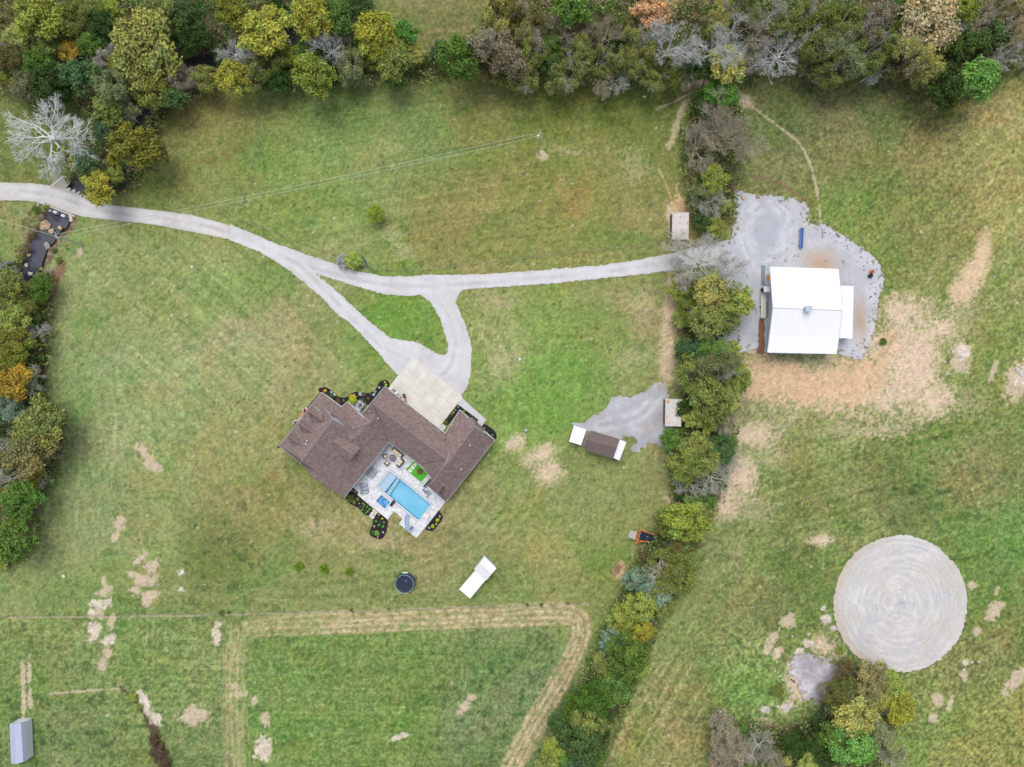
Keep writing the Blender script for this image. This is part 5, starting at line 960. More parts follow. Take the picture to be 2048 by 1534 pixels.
def quads(cen, nor, size, asp=.62):
    n = len(cen); nor = nor/np.linalg.norm(nor, axis=1)[:, None]; r = rng.normal(size=(n, 3)); u = np.cross(nor, r); u /= np.linalg.norm(u, axis=1)[:, None]; w = np.cross(nor, u)
    s = size[:, None]; V = np.stack([cen-u*s*.5, cen+w*s*asp*.5+nor*s*.08, cen+u*s*.5, cen-w*s*asp*.5-nor*s*.05], 1).reshape(-1, 3)
    return V, np.arange(n*4).reshape(n, 4)
def sph(n): v = rng.normal(size=(n, 3)); return v/np.linalg.norm(v, axis=1)[:, None]
def tonecol(tone, hue):   # multiplies the tree's own colour
    return np.stack([tone*(1+hue*.22), tone*(1+hue*.06), tone*(1-hue*.15)], 1)
def crown(name, nl, leaf, lobes, lr=(.26, .42), flat=.75, spread=.62, fill=.12, jag=.10):
    L_ = []; d = sph(lobes); d[:, 2] = np.abs(d[:, 2])*1.0-.25
    rad = spread*rng.uniform(.55, 1.08, lobes)**.6; cen = d*rad[:, None]; cen[:, 2] *= flat; lrad = rng.uniform(*lr, lobes); cen[0] = (0, 0, .15)
    per = (nl*(lrad**2)/np.sum(lrad**2)).astype(int); C_ = []; N_ = []; T_ = []; H_ = []
    for i in range(lobes):
        v = sph(per[i]); v[:, 2] = np.where(v[:, 2] < -.35, -v[:, 2], v[:, 2])
        bump = 1+.16*np.sin(v[:, 0]*9+i)+.14*np.sin(v[:, 1]*11+2*i)+rng.normal(0, jag, per[i])
        C_.append(cen[i]+v*lrad[i]*bump[:, None]*np.array([1, 1, .9])); N_.append(v+rng.normal(0, .45, (per[i], 3))+np.array([0, 0, .3]))
        T_.append(np.full(per[i], rng.uniform(.80, 1.2))*rng.uniform(.45, 1.55, per[i])); H_.append(np.full(per[i], rng.normal(0, .30))+rng.normal(0, .30, per[i]))
    k = int(nl*fill); v = sph(k)*rng.uniform(0, .75, k)[:, None]; C_.append(v*np.array([1, 1, .6])); N_.append(sph(k)+[0, 0, .6]); T_.append(rng.uniform(.6, 1.1, k)); H_.append(rng.normal(0, .3, k))
    c = np.concatenate(C_); V, Q = quads(c, np.concatenate(N_), rng.uniform(.7, 1.3, len(c))*leaf)
    t_ = np.concatenate(T_); col = np.repeat(tonecol(t_, np.concatenate(H_)), 4, 0); return fastmesh(name, V, Q, LEAF, col)
def branches(name, seed, limbs=6, depth=4, upright=.55, tipr=.0026, lean=(0, 0), kids=(3, 4), curl=.3, r0=.034, cutz=True):
    r_ = random.Random(seed); V = []; F = []; tips = []
    def seg(pts, rads):
        n0 = len(V); k = 3 if rads[0] < .03 else 5
        for i, p in enumerate(pts):
            d = (pts[min(i+1, len(pts)-1)]-pts[max(0, i-1)]).normalized(); a = Vector((0, 0, 1)) if abs(d.z) < .9 else Vector((1, 0, 0)); u = d.cross(a).normalized(); w = u.cross(d)
            for j in range(k): t = 2*math.pi*j/k; V.append(p+(u*math.cos(t)+w*math.sin(t))*rads[i])
        for i in range(len(pts)-1):
            for j in range(k): F.append((n0+i*k+j, n0+i*k+(j+1) % k, n0+(i+1)*k+(j+1) % k, n0+(i+1)*k+j))
    def grow_(p, d, l, r, dep):
        pts = [p]; n = 4 if dep > 1 else 2
        for i in range(n):
            d = (d+Vector((r_.gauss(0, curl), r_.gauss(0, curl), r_.gauss(0, curl*.6)+.05))*.55).normalized(); pts.append(pts[-1]+d*l/n)
        re = max(r*.5, tipr); seg(pts, [r+(re-r)*i/n for i in range(n+1)])
        if dep == 0: tips.append(pts[-1]); return
        for c in range(r_.randint(*kids)):
            t = r_.uniform(.35, 1.0); i = min(int(t*n), n-1); q = pts[i].lerp(pts[i+1], t*n-i); a = r_.uniform(0, 2*math.pi); b = r_.uniform(.45, 1.0)
            u = d.cross(Vector((0, 0, 1)) if abs(d.z) < .9 else Vector((1, 0, 0))).normalized(); w = u.cross(d); nd = (d*math.cos(b)+(u*math.cos(a)+w*math.sin(a))*math.sin(b))
            nd.z = nd.z*.75+.08; grow_(q, nd.normalized(), l*r_.uniform(.5, .74), max(r*.5, tipr), dep-1)
        grow_(pts[-1], d, l*.6, re, dep-1)
    for i in range(limbs):
        a = 2*math.pi*i/limbs+r_.uniform(-.4, .4); e = upright*r_.uniform(.4, 1.5); d = Vector((math.cos(a)*math.cos(e)+lean[0], math.sin(a)*math.cos(e)+lean[1], math.sin(e))).normalized()
        grow_(Vector((0, 0, -.45)), d, r_.uniform(.42, .62), r0*r_.uniform(.7, 1.1), depth)
    V_ = np.array([tuple(v) for v in V]); R = np.percentile(np.hypot(V_[:, 0], V_[:, 1]), 97); V_ /= R; Q = []; 
    me = bpy.data.meshes.new(name); me.from_pydata(V_.tolist(), [], F); me.update(); me.materials.append(BARK)
    ca = me.color_attributes.new('Col', 'FLOAT_COLOR', 'POINT'); cc = np.ones((len(V_), 4), np.float32); cc[:, :3] = (np.random.default_rng(seed).uniform(.8, 1.2, len(V_)))[:, None]; ca.data.foreach_set('color', cc.ravel())
    return me, np.array([tuple(t) for t in tips])/R
def tipleaves(name, tips, frac, per, leaf, blob):
    g = vn(tips[:, 0]+5, tips[:, 1]+5, .35, 7); sel = tips[(g > np.quantile(g, 1-frac))]; n = len(sel)*per
    c = np.repeat(sel, per, 0)+rng.normal(0, blob, (n, 3)); V, Q = quads(c, sph(n)+[0, 0, .8], rng.uniform(.6, 1.3, n)*leaf)
    tn = np.repeat(rng.uniform(.8, 1.2, len(sel)), per)*rng.uniform(.7, 1.3, n); hu = np.repeat(rng.normal(0, .35, len(sel)), per)+rng.normal(0, .25, n)
    return fastmesh(name, V, Q, LEAF, np.repeat(tonecol(tn, hu), 4, 0))
CR = [crown('crown', 5200, .10, 40, (.11, .24), spread=.86, jag=.28) for _ in range(4)]
CRR = [crown('crown', 6000, .08, 52, (.12, .18), spread=.82, flat=.6, jag=.10, fill=.18) for _ in range(2)]     # cauliflower-like round crowns
CRS = [crown('crown', 1500, .13, 14, (.2, .34), spread=.6, fill=.2) for _ in range(2)]   # small bushes
BRN = [branches('crown', s, 6, 4, .6) for s in (3, 8, 21)]; BRW = [branches('crown', 31, 9, 4, .25, curl=.35, r0=.030, tipr=.0022, kids=(3, 4)), branches('crown', 33, 7, 3, .3, curl=.3)]
SPL = [tipleaves('crown', BRN[i][1], f, p_, .075, .06) for i, (f, p_) in enumerate(((.8, 12), (.7, 10), (.9, 9)))]
SPH = [tipleaves('crown', BRN[i][1], f, p_, .06, .05) for i, (f, p_) in enumerate(((.68, 11), (.6, 10), (.72, 10)))]
def trunkmesh(seed):
    r_ = random.Random(seed); mb = MB(); pts = [Vector((0, 0, -.02))]
    for i in range(5): pts.append(pts[-1]+Vector((r_.gauss(0, .012), r_.gauss(0, .012), .13)))
    mb.tube([tuple(p) for p in pts], [.040, .032, .028, .026, .024, .02], 8)
    for k in range(5):
        a = 2*math.pi*k/5+r_.uniform(-.3, .3); b = pts[3+k % 2]; mb.tube([tuple(b), tuple(b+Vector((math.cos(a)*.10, math.sin(a)*.10, .12))), tuple(b+Vector((math.cos(a)*.24, math.sin(a)*.24, .26)))], [.016, .012, .005], 5)
    me = bpy.data.meshes.new('trunk'); me.from_pydata(mb.v, [], mb.f); me.update(); me.materials.append(BARK)
    ca = me.color_attributes.new('Col', 'FLOAT_COLOR', 'POINT'); ca.data.foreach_set('color', np.ones(len(mb.v)*4, np.float32)); return me
TRK = [trunkmesh(s) for s in (1, 2)]
# colour words: name, crown colour (display), bark colour
KK = 1.85
COLS = {'dg': ('dark green', (62, 84, 40)), 'g': ('mid-green', (84, 112, 50)), 'bg': ('bright green', (94, 132, 58)), 'yg': ('yellow-green', (130, 142, 66)), 'y': ('yellow', (142, 142, 58)), 'go': ('golden olive', (116, 120, 54)),
        'or': ('golden orange', (158, 138, 60)), 'ol': ('olive', (116, 126, 66)), 'bo': ('brown-olive', (114, 112, 68)), 'gg': ('grey-green', (126, 134, 92)), 'tl': ('blue-green', (72, 98, 66)), 'bl': ('pale blue-green', (114, 134, 112)),
        'ro': ('rosy tan', (154, 144, 108)), 'pk': ('salmon orange', (184, 150, 112)), 'py': ('pale yellow-olive', (154, 154, 88)),
        'ly': ('lime-green', (128, 148, 60)),
        'gr': ('grey', (168, 168, 158)), 'wh': ('pale white-grey', (196, 200, 196)), 'br': ('brown', (112, 88, 66)), 'db': ('dull grey-brown', (148, 142, 122))}
TREES = []
def T(s, grp):
    for l in s.split('|'):
        q = l.split()
        if len(q) < 5: continue
        TREES.append((float(q[0]), float(q[1]), float(q[2]), q[3], q[4], grp))
T("""15 35 24 L bo|75 32 42 L yg|38 72 26 L py|152 34 30 S ol|192 20 20 L ol|205 55 28 L dg|222 22 20 L yg|91 78 28 L ol|138 103 22 L or|188 88 26 L g|18 108 28 S bo|5 150 20 L go|44 162 26 S gg|78 126 28 L g|96 168 30 L dg|158 152 34 L tl|208 118 22 S gr
268 34 17 L gg|287 95 60 L go|228 165 34 S gg|305 184 31 L go|343 196 26 L dg|218 220 28 L ol|252 228 20 S gg|208 262 22 L tl|265 292 44 L go|310 306 24 L bo|310 25 30 L ol|345 48 30 S ol|380 32 30 L dg|386 76 28 L dg|415 86 13 L tl
422 30 28 L yg|464 25 30 L go|530 65 44 L y|440 112 16 L dg|466 155 30 L y|502 166 24 S ol|370 158 24 S db|410 156 24 L ol|556 14 18 L dg|558 38 20 L dg|240 120 24 L go|130 60 22 L yg|60 200 14 L bo|0 60 22 L ol|125 190 20 L dg""", 'top left wood')
T("""621 30 38 L y|680 36 30 L g|716 14 28 L dg|538 130 30 S ol|586 112 22 L yg|622 72 24 L tl|620 112 24 L g|626 152 36 L yg|548 162 24 L dg|706 126 28 S gg|714 156 16 S gg|752 68 38 L y|807 70 24 L bg|745 118 18 L yg|788 128 34 L ol
858 128 31 L go|790 162 20 L g|926 117 40 L g|880 105 18 L tl|1002 30 34 S py|1000 100 42 S db|1018 150 22 L ol|964 92 24 L g|590 150 18 L dg|660 130 20 L dg|975 145 22 L bo|830 108 18 L py""", 'top centre-left belt')
T("""1055 42 34 L bo|1140 14 38 L g|1062 108 36 L ol|1045 152 30 S ol|1138 150 32 S ol|1150 110 30 L ol|1097 132 24 L dg|1195 122 30 S ol|1206 166 22 S db|1275 98 34 L ol|1303 22 32 L pk|1338 12 18 L ro|1292 142 28 S ol|1230 100 24 L dg
1396 42 36 S ol|1440 28 32 S py|1452 130 34 L py|1490 22 30 L ol|1345 140 26 S ol|1395 140 24 L dg|1170 60 24 L bo|1250 60 22 L bo|1500 120 24 S db|1105 90 20 L g""", 'top centre belt')
T("""1600 36 34 L ol|1640 74 40 S ol|1692 40 40 L ol|1682 102 38 S gg|1664 140 30 S ol|1738 100 38 L ol|1746 42 34 S db|1790 20 24 L g|1855 44 54 L ro|1832 108 38 S py|1898 82 22 L yg|1930 16 26 L yg|1934 86 28 L dg|1990 76 30 L dg
1925 120 30 S or|1988 20 30 L bo|2030 42 34 S ro|1952 160 38 L bg|1890 168 36 L dg|1902 196 26 L ol|1856 152 16 L dg|1560 60 30 L ol|1800 70 28 L ol|2010 120 24 S ol|1790 128 24 L bo|1960 50 26 S db|1620 130 24 L bo""", 'top right belt')
T("""150 316 24 L ol|178 328 28 L tl|198 374 30 L y|226 348 18 L yg|222 326 16 S gg|75 421 13 L g""", 'clump above the bridge')
T("""20 572 30 L ol|82 578 24 L g|46 604 24 S ol|55 632 22 L dg|24 642 30 L yg|28 690 32 L go|20 726 32 L go|52 716 18 L dg|24 760 34 L or|12 812 24 S bl|84 852 48 L ol|62 902 44 L bo|12 925 20 L dg|46 998 36 L g|8 1000 20 L ol|30 1086 38 L g|4 1132 14 L yg|62 955 18 S y|20 540 16 L dg|5 850 22 L dg""", 'left creek strip')
T("""1441 188 28 L bg|1405 202 20 L dg|1402 396 22 S gg|1430 362 26 L yg|1406 442 18 L dg|1430 452 18 L yg|1443 410 15 L yg|1420 330 14 L dg""", 'upper hedgerow')
T("""1355 579 20 L yg|1424 585 34 L py|1470 600 32 L yg|1414 646 32 L ol|1453 636 26 L ol|1382 620 24 S ol|1381 703 26 L tl|1420 703 28 L g|1388 757 34 S ol|1430 742 34 S gg|1476 757 26 S yg|1424 800 38 L ol|1453 794 24 L py|1372 816 18 L dg|1388 834 20 L yg|1421 845 18 L yg|1447 850 18 S db
1365 850 20 L tl|1342 880 20 L g|1401 905 52 R ol|1375 930 32 L ol|1440 900 26 L dg|1388 1006 16 L bg|1414 1000 17 L g|1395 1038 16 L ol|1356 990 13 L dg|1455 880 16 L ol|1460 700 20 L yg|1360 640 16 L ol|1350 920 15 L ol""", 'middle hedgerow')
T("""1336 1034 18 L ol|1373 1041 34 L yg|1406 1024 15 L ol|1368 1084 26 S bo|1334 1132 32 S ol|1306 1112 11 S gg|1361 1148 28 L ol|1278 1158 22 L bl|1315 1182 24 L bl|1286 1214 25 L yg|1245 1236 23 L yg|1274 1262 24 L y|1304 1247 14 L bl|1228 1282 22 L bl|1253 1314 34 L g|1274 1332 20 L yg
1175 1352 20 L bl|1205 1352 14 L ol|1224 1380 28 L g|1187 1398 30 L g|1177 1438 28 L ol|1166 1488 32 L dg|1196 1466 20 L dg|1154 1514 24 L tl|1112 1506 22 L yg|1135 1466 22 L dg|1132 1522 22 L g|1205 1425 18 L dg|1256 1364 16 L g|1340 1150 20 L dg|1208 1328 18 L ol|1150 1412 22 L g|1122 1448 20 L dg|1100 1524 22 L ol|1190 1502 22 L g|1214 1448 16 L ol|1264 1292 18 L dg|1330 1212 16 L ol|1165 1530 20 L dg|1375 1110 22 L ol|1345 1055 20 L ol""", 'lower hedgerow')
T("""1449 1478 28 S db|1487 1457 12 L bg|1469 1512 30 S db|1573 1522 14 L py|1626 1484 26 R dg|1652 1512 28 R dg|1672 1468 28 L g|1702 1494 34 L bg|1616 1524 17 L yg|1710 1434 33 L py|1685 1402 26 S ol|1730 1445 22 L py|1743 1358 28 L bo|1776 1366 21 L yg|1799 1418 25 L y|1766 1490 28 S gg|1695 1352 18 S bo|1558 1382 12 S yg|1640 1440 16 L dg|1590 1490 20 L dg|1752 1388 24 L py|1706 1388 22 S gg|1786 1392 20 L yg|1655 1380 14 S db|1728 1410 20 L ol|1600 1460 14 L dg""", 'thicket below round pad')
T("""752 427 20 L ly|705 520 18 L ly|684 520 13 S gr|1680 1300 10 S yg""", 'open pasture')
T("""86 268 84 B wh""", 'clump above the bridge'); T("""469 104 30 B wh|20 850 22 B gr""", 'top left wood')
T("""662 96 34 B wh|1020 74 24 B gr|690 70 18 B gr""", 'top centre-left belt')
T("""1133 62 34 B db|1212 70 38 B db|1240 150 28 B gr|1340 90 48 B wh|1432 92 52 B wh|1385 132 30 B gr|1515 66 40 B db|1140 150 26 B db""", 'top centre belt')
T("""1562 102 44 B wh|1546 36 34 B gr|1745 142 24 B wh|1952 48 32 B gr|2008 104 36 B gr|2040 112 30 B db|1660 142 26 B gr|1880 25 24 B gr""", 'top right belt')
T("""5 545 26 B wh|40 650 24 B gr|72 664 22 B gr|60 752 28 B gr|10 960 28 B gr|70 955 20 B gr|8 890 20 B gr""", 'left creek strip')
T("""1398 292 46 B db|1470 276 50 B db|1438 255 52 B db|1422 342 24 B gr|1418 402 30 B gr|1400 520 66 B gr|1465 545 42 B gr|1362 545 30 B gr""", 'upper hedgerow')
T("""1430 690 26 B gr|1463 926 22 B gr|1426 956 34 B gr|1374 964 28 B gr""", 'middle hedgerow'); T("""1365 1174 17 B gr|1212 1306 12 B gr|1345 1098 18 B db""", 'lower hedgerow')
T("""1522 1500 34 B gr|1546 1520 30 B db|1644 1434 18 B wh|1748 1404 26 B gr|1757 1464 22 B gr|1450 1480 26 B db|1695 1350 20 B db""", 'thicket below round pad')
TREES = [(x, y, r, 'S' if (ty == 'L' and ck in ('ol', 'bo') and ('centre belt' in g or 'right belt' in g)) else ty, ck, g) for x, y, r, ty, ck, g in TREES]
ORD = ['', 'second', 'third', 'fourth', 'fifth', 'sixth', 'seventh', 'eighth', 'ninth', 'tenth', 'eleventh', 'twelfth']
from collections import defaultdict
cnt = defaultdict(list)
for i, q in enumerate(TREES): cnt[(q[3] if q[3] != 'R' else 'L', q[4], q[5])].append(i)
form = {'L': 'leafy', 'R': 'leafy', 'S': 'thinly leaved', 'B': 'bare leafless'}
LAB = {}
for k, ids in cnt.items():
    vert = any(w in k[2] for w in ('hedgerow', 'strip')); ids.sort(key=lambda i: TREES[i][1] if vert else TREES[i][0])
    for r_, i in enumerate(ids):
        sz = TREES[i][2]; w = 'tree' if sz >= 15 else 'bush'; s_ = '' 
        if len(ids) == 1: LAB[i] = f"the only {COLS[k[1]][0]} {form[k[0]]} {w} in the {k[2]}"
        else: LAB[i] = f"{COLS[k[1]][0]} {form[k[0]]} {w}, {('first ' + '') if r_ == 0 else ORD[r_]+' '}such from {'top' if vert else 'left'}, {k[2]}".replace('  ', ' ')
FIX = {(86, 268): 'huge dead pale white-grey tree sprawling above the road at the left edge', (198, 374): 'bright yellow tree overhanging the bridge and road', (287, 95): 'very large golden olive clumpy tree left of the dark creek hollow', (1400, 520): 'large bare grey tree spreading over the gravel road by the tin shelter',
       (1401, 905): 'big round clumpy olive tree below the rust-patched shelter', (752, 427): 'small airy lime-green tree alone in the pasture', (705, 520): 'round lime-green bush beside the fork of the driveway', (684, 520): 'greyish thin bush left of the round lime-green bush', (138, 103): 'golden orange tree glowing among green ones at the top left',
       (1303, 22): 'salmon orange autumn tree at the top edge', (530, 65): 'large golden yellow tree beside the small bare pale tree', (1441, 188): 'bright green tree between the two dirt cattle paths', (265, 292): 'wide golden olive tree at the pasture edge above the bridge', (662, 96): 'slender dead pale tree leaning down the wood at the top',
       (1799, 1418): 'bright yellow tree on the right side of the thicket below the round pad', (1855, 44): 'large rosy tan autumn tree at the top right'}
rt = random.Random(3)
for i, (x, y, r, ty, ck, grp) in enumerate(TREES):
    rm = r*.1*((1.42 if grp in ('lower hedgerow', 'thicket below round pad') else 1.26) if ty in 'LS' and r > 14 and grp != 'open pasture' else 1.0); h = min(max(rm*2.5, 2.2), 12.5) if ty != 'B' else min(max(rm*2.4, 4), 13)
    if ty == 'R': h = 9
    if grp == 'open pasture': h = rm*1.7
    if bool(ty == 'B') and r < 60: h += 1.5
    if 'hedgerow' in grp or 'thicket' in grp or 'left creek' in grp: h *= .82
    zc = h*.66; p = P(x, y, zc); rw = rm*(H-zc)/H
    lab = FIX.get((int(x), int(y)), LAB[i]); bare = ty == 'B'
    t = thing({'B': 'bare_tree', 'S': 'sparse_tree'}.get(ty, 'tree') if r >= 15 else 'bush', lab, 'tree' if r >= 15 else 'bush', (p[0], p[1], -.08), 0, ('trees of the ' if grp != 'open pasture' else 'trees and bushes in the ')+grp)
    cname, cc = COLS[ck]; col = np.array(cc)/255.; j = rt.gauss(0, .035)+np.array([rt.gauss(0, .010), rt.gauss(0, .006), rt.gauss(0, .010)])
    cl_ = lin(np.clip(col+j*.8, .02, 1)*255)*KK/GAIN; cl_ = tuple(np.clip(cl_, 0, .8))+(1,)
    bk_ = tuple(lin({'B': np.array(cc), 'S': np.array([176., 172, 156]), 'L': np.array([104., 92, 78]), 'R': np.array([104., 92, 78])}[ty])*((1.15 if ck == 'wh' and r < 70 else 1.4) if bare else 1.35 if ty == 'S' else 1.1)/GAIN)+(1,)
    tk = bpy.data.objects.new('trunk', TRK[i % 2]); C.objects.link(tk); tk.parent = t; w_ = max(h*.75, rw*1.3); tk.scale = (w_, w_, h*.85); tk.color = bk_
    rz = rt.uniform(0, 6.28); sx = rt.uniform(.86, 1.16)
    def put(nm, me, col, k=1.0, kz=None):
        o = bpy.data.objects.new(nm, me); C.objects.link(o); o.parent = t; o.location = (0, 0, zc); o.rotation_euler = (rt.uniform(-.08, .08), rt.uniform(-.08, .08), rz)
        o.scale = (rw*sx*k, rw/sx*k, kz or h*.36); o.color = col; return o
    if ty in 'LR': put('crown', (CRR[i % 2] if ty == 'R' else CRS[i % 2] if r < 15 else CR[rt.randrange(4)]), cl_, .97)
    elif ty == 'S':
        k = i % 3; hz = 'centre belt' in grp or 'right belt' in grp; put('branches', BRN[k][0], bk_, 1.04, h*.56); put('crown', SPH[k] if hz else SPL[k], cl_, 1.0, h*.55)
    else: put('crown', (BRW[0][0] if r > 60 or rt.random() < .45 else BRN[i % 3][0]), bk_, 1.05 if r > 60 else 1.2, h*.5)
# loose shrubs, garden plants
def bush(x, y, r, ck, lab, cat='shrub', group=None, h=None, z=0.0, nm='shrub', k=1.0, hz=0):
    p = P(x, y, hz); o = bpy.data.objects.new(nm, CRS[int(x+y) % 2]); C.objects.link(o); o.location = (p[0], p[1], z+(h or r*.1)*.35); o.rotation_euler = (0, 0, x*1.7); o.scale = (r*.1, r*.1, (h or r*.11)*.8)
    o.color = tuple(np.clip(lin(np.array(COLS[ck][1]) if isinstance(ck, str) else np.array(ck, float))*(KK if nm == 'shrub' else 1.4)*k/GAIN, 0, .85))+(1,); return tag(o, lab, cat, group)
for i, (x, y, r) in enumerate(((596, 1132, 10), (647, 1137.5, 10), (697.5, 1144, 9))): bush(x, y, r*1.08, (108, 136, 40), ['left', 'middle', 'right'][i]+' of the three round green bushes in a row left of the trampoline', group='three round lawn bushes', h=1.5, hz=.8); C.objects[-1].data = CRR[0]
for i, (x, y, r) in enumerate(((445, 1225, 8), (458, 1223, 5), (704, 1220, 5), (778, 1218, 4), (1055, 1209, 5), (1082, 1208, 6), (1135, 1207, 4))): bush(x, y, r, 'g', ['first', 'second', 'third', 'fourth', 'fifth', 'sixth', 'seventh'][i]+' small green bush from the left along the hay track fence', group='small bushes on the hay track fence')
bush(839, 943, 8, 'br', 'low brown ornamental shrub in the middle of the bright turf', h=.5)
for px, py, r in ((320, 1500, 22), (312, 1478, 14), (332, 1522, 16)): bush(px, py, r, (82, 70, 54), {22: 'large dark brown bramble at the bottom of the rocky gully', 14: 'upper dark brown bramble in the rocky gully', 16: 'lowest dark brown bramble at the bottom edge'}[r], 'bramble', 'brambles in the gully', h=1.3)
for i, (px, py, r, ck) in enumerate(((268, 1392, 12, 'yg'), (280, 1412, 10, 'ol'), (95, 395+20, 8, 'ol'), (52, 500, 9, 'bo'), (42, 515, 11, 'ol'), (110, 500, 8, 'bo'), (118, 520, 9, 'ol'), (100, 545, 10, 'db'), (62, 470, 8, 'bo'), (1765, 684, 10, 'g'), (75, 600, 12, 'ol'), (1366, 420+12, 7, 'dg'))):
    bush(px, py, r, ck, ['yellow-green scrub at the top of the rocky gully', 'olive scrub beside the rocky gully', 'olive bush at the lower bridge wing wall', 'brown-olive bush left of the creek pool', 'olive bush at the lower left of the creek pool', 'brown-olive bush right of the creek pool', 'olive bush below the creek utility pole', 'grey-brown bush right of the creek rapids', 'brown-olive bush at the upper left of the creek pool', 'lone green bush on the clay beside the barn yard', 'olive bush at the top of the left creek strip', 'dark green bush beside the rust-stained shelter'][i], h=.9)
Gz = 'plants in the mulch beds'
def gp_(f, lst, where):
    tot = defaultdict(int); 
    for x, y, r, ck, w in lst:
        tot[w] += 1; k = tot[w]; q = f(x, y); n_ = sum(1 for l in lst if l[4] == w)
        bush(q[0], q[1], r, ck, (f"{w} {where}" if n_ == 1 else f"{w}, {['first', 'second', 'third', 'fourth', 'fifth', 'sixth', 'seventh', 'eighth'][k-1]} from the top, {where}"), 'garden plant', Gz, h=r*.085, z=.04, nm='garden_plant', k=1.1)
GB, YB, WB, TB, PB = (96, 178, 44), (206, 206, 40), (186, 206, 196), (196, 180, 150), (232, 200, 110)
gp_(Z10, [(145, 105, 2.6, TB, 'pale tan grass tuft'), (205, 135, 2.8, TB, 'pale tan grass tuft'), (75, 215, 5, 'ol', 'feathery olive shrub'), (140, 245, 7.5, 'g', 'wide dark feathery shrub'), (90, 310, 6.5, 'bo', 'brown-olive feathery shrub'), (190, 340, 6.5, 'ol', 'feathery olive shrub'), (265, 285, 4.5, 'yg', 'yellow-green shrub'), (295, 380, 1.8, PB, 'small yellow flower clump'),
          (380, 375, 3, GB, 'lime green plant ball'), (400, 410, 2.4, GB, 'lime green plant ball'), (310, 450, 3, 'g', 'mid-green plant ball'), (375, 450, 1.6, PB, 'small yellow flower clump'), (455, 445, 2.8, GB, 'lime green plant ball'), (355, 505, 3, GB, 'lime green plant ball'), (425, 510, 2.6, 'g', 'mid-green plant ball'), (510, 495, 3, GB, 'lime green plant ball'), (470, 540, 1.8, PB, 'small yellow flower clump'), (435, 568, 3, GB, 'lime green plant ball')], 'in the bed beside the left wing')
gp_(Z10, [(695, 610, 1.9, PB, 'small peach flower clump'), (675, 670, 2.5, 'g', 'mid-green plant ball'), (765, 685, 2.7, YB, 'bright yellow plant ball'), (640, 735, 3.3, (70, 170, 60), 'large emerald plant ball'), (722, 748, 2.5, 'g', 'mid-green plant ball'), (797, 762, 2.4, (150, 176, 40), 'yellowish plant ball'), (698, 820, 3.1, GB, 'lime green plant ball'), (603, 842, 3, TB, 'pale tan grass tuft'), (785, 845, 3.3, (80, 190, 50), 'large lime plant ball'), (785, 965, 3, TB, 'pale tan grass tuft'), (570, 960, 5.5, 'g', 'spreading feathery shrub'), (655, 985, 7, (120, 166, 76), 'wide pale green feathery shrub'), (675, 1060, 2.2, TB, 'pale tan grass tuft')], 'in the rounded bed at the patio tip')
gp_(Z10, [(1940, 640, 3, TB, 'pink-tan tuft'), (1895, 710, 5, (180, 196, 40), 'spiky yellow-green plant'), (1870, 800, 2.6, TB, 'pink-tan tuft'), (1795, 840, 5.2, (176, 190, 40), 'spiky yellow-green plant'), (1722, 875, 2.6, WB, 'silver tuft')], 'in the small right-hand bed')
gp_(Z3, [(260, 145, 4.6, (216, 176, 50), 'yellow-orange flowering plant'), (430, 185, 3.4, WB, 'white-flowered plant'), (500, 250, 3.6, WB, 'white-flowered plant'), (330, 225, 4.5, 'dg', 'dark green clump'), (400, 275, 4, 'g', 'mid-green clump'), (470, 325, 4, 'dg', 'dark green clump'), (565, 320, 3, 'tl', 'blue-green clump'), (590, 410, 7, 'br', 'brown dried shrub'), (735, 400, 3.4, 'bl', 'pale blue-green tuft'), (960, 380, 11, (170, 186, 44), 'big yellow-green round shrub'), (1000, 290, 7, (190, 176, 60), 'yellow-olive shrub'), (925, 280, 3.5, (226, 170, 60), 'orange-flowered clump'),
         (1160, 235, 4.8, WB, 'white-flowered plant'), (1245, 260, 1.8, TB, 'tan tuft'), (1300, 230, 2, 'g', 'mid-green clump'), (1230, 370, 4, 'g', 'mid-green clump'), (1290, 420, 4, 'dg', 'dark green clump'), (1370, 345, 3, 'yg', 'olive-yellow clump'), (1420, 230, 2.2, 'g', 'mid-green clump'), (1540, 170, 3.6, (150, 200, 150), 'pale green plant'), (1510, 250, 4, WB, 'white-flowered plant'), (1650, 65, 3.2, WB, 'white-flowered plant'), (1820, 0, 3.4, (176, 206, 20), 'vivid lime ball'), (1790, -70, 2.6, (196, 206, 120), 'pale yellow clump')], 'in the upper house bed')
gp_(Z4, [(948, 792, 2.2, (150, 200, 60), 'lime ball'), (915, 830, 2.2, (150, 200, 60), 'lime ball'), (888, 868, 2.8, (150, 200, 60), 'lime ball'), (862, 895, 2, (190, 190, 60), 'yellowish ball'), (835, 930, 4.2, 'dg', 'dark green clump'), (800, 965, 2.4, 'g', 'mid-green clump'), (785, 1005, 4.4, 'go', 'golden olive clump'), (1035, 850, 3, (120, 190, 40), 'bright green ball'), (1068, 885, 2, 'dg', 'dark green clump'), (1110, 918, 2.2, 'g', 'mid-green clump'), (1192, 978, 2.8, 'g', 'mid-green clump'), (1320, 1090, 2.2, (150, 200, 60), 'lime ball'), (1365, 1135, 4, 'dg', 'dark green clump'), (1430, 1180, 3.2, 'bg', 'bright green ball')], 'in the bed by the garage wing')
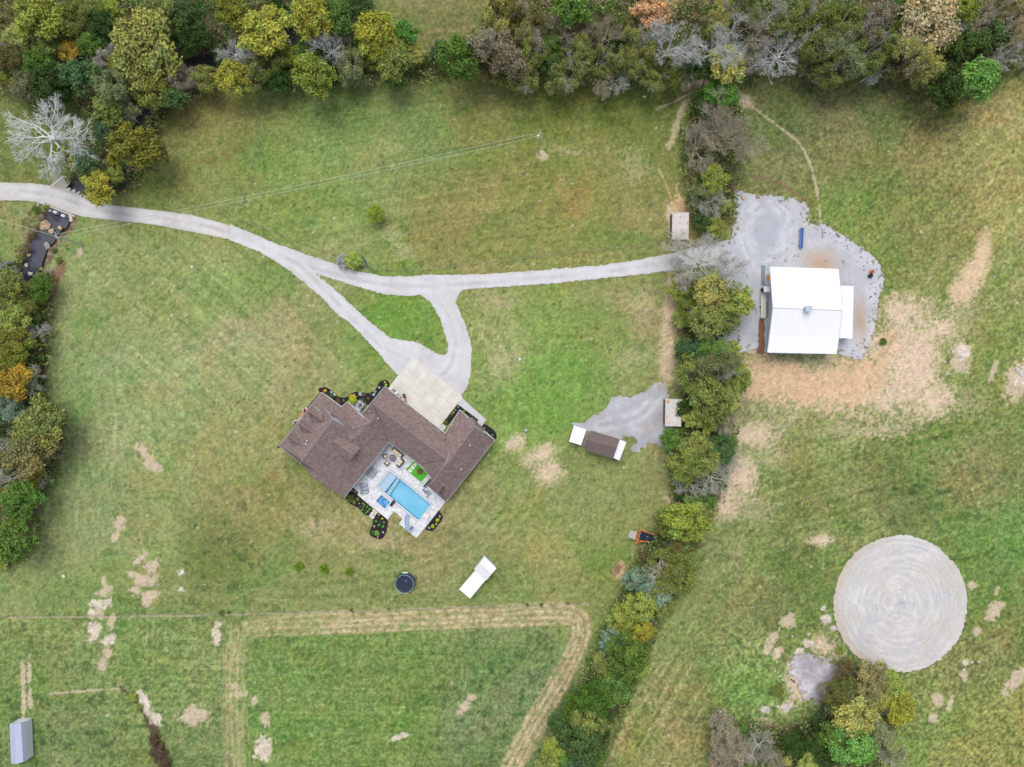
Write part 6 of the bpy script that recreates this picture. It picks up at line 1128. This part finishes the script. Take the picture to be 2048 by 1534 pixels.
# undergrowth beneath the trees: one uncountable mass
def scatter(name, polys, dens, zmax, size, cols, lab, seed, kmul=1.0):
    g = np.random.default_rng(seed); P_ = []
    for poly in polys:
        xs_ = [min(max(p[0], -60), 2110) for p in poly]; ys_ = [min(max(p[1], -60), 1595) for p in poly]; a = (max(xs_)-min(xs_))*(max(ys_)-min(ys_))/100.
        n = int(a*dens); x = g.uniform(min(xs_), max(xs_), n); y = g.uniform(min(ys_), max(ys_), n); m = (sdf(x, y, poly) > 3-14*(seed == 5)) & (fbm(x, y, 30, seed) > .36) & (dline(x, y, CREEK)[0] > 13); P_.append(np.stack([x[m], y[m]], 1))
    q = np.concatenate(P_); n = len(q); z = g.uniform(0, 1, n)**1.1*zmax*sst(fbm(q[:, 0], q[:, 1], 26, seed+3), .25, .65)+.08; k = .1*(H-z)/H
    c = np.stack([(q[:, 0]-1024)*k, (767-q[:, 1])*k, z], 1); V, Q = quads(c, sph(n)*.8+[0, 0, 1.0], g.uniform(.6, 1.4, n)*size)
    pick = np.clip((fbm(q[:, 0], q[:, 1], 34, seed+5)+g.uniform(-.12, .12, n)-.25)*2*len(cols), 0, len(cols)-1).astype(int); cc = lin(np.array(cols, float))[pick]*kmul/GAIN*g.uniform(.65, 1.35, n)[:, None]
    me = fastmesh(name, V, Q, MATT, np.repeat(cc, 4, 0)); o = bpy.data.objects.new(name, me); C.objects.link(o); return tag(o, lab, 'undergrowth', kind='stuff')
MATT = attr_mat('scrub_leaves', 1, .02, 9, .02, 0)
scatter('undergrowth', [w[0] for w in WOODS], 13, 3.6, .45, [(112, 104, 78), (84, 98, 56), (96, 116, 56), (62, 84, 44), (120, 124, 70), (92, 84, 60)], 'low tangled undergrowth filling the woods and hedgerows', 5, 1.95)
creekside = [[(40, 470), (75, 440), (100, 410), (70, 400), (40, 440)], [(60, 560), (110, 520), (130, 470), (150, 455), (140, 500), (120, 560), (100, 620), (60, 640)], [(20, 500), (60, 470), (50, 540), (30, 560)]]
scatter('bank_weeds', creekside, 12, .7, .3, [(140, 118, 90), (120, 126, 70), (150, 130, 110), (100, 112, 60)], 'rough brown weeds on the creek banks', 8, 1.1)
gw_ = [[(1600, 400), (1620, 420), (1625, 450), (1640, 450), (1700, 484), (1760, 540), (1768, 580), (1750, 650), (1730, 700), (1700, 715), (1690, 700), (1735, 670), (1735, 560), (1690, 500), (1640, 470), (1600, 440)], [(1520, 530), (1530, 530), (1600, 500), (1600, 520), (1540, 532)]]
o_ = scatter('gravel_weeds', gw_, 1.8, .2, .35, [(126, 106, 78), (110, 118, 66), (134, 112, 90)], 'tufts of brown weeds creeping over the barn yard gravel edge', 9, 1.0)
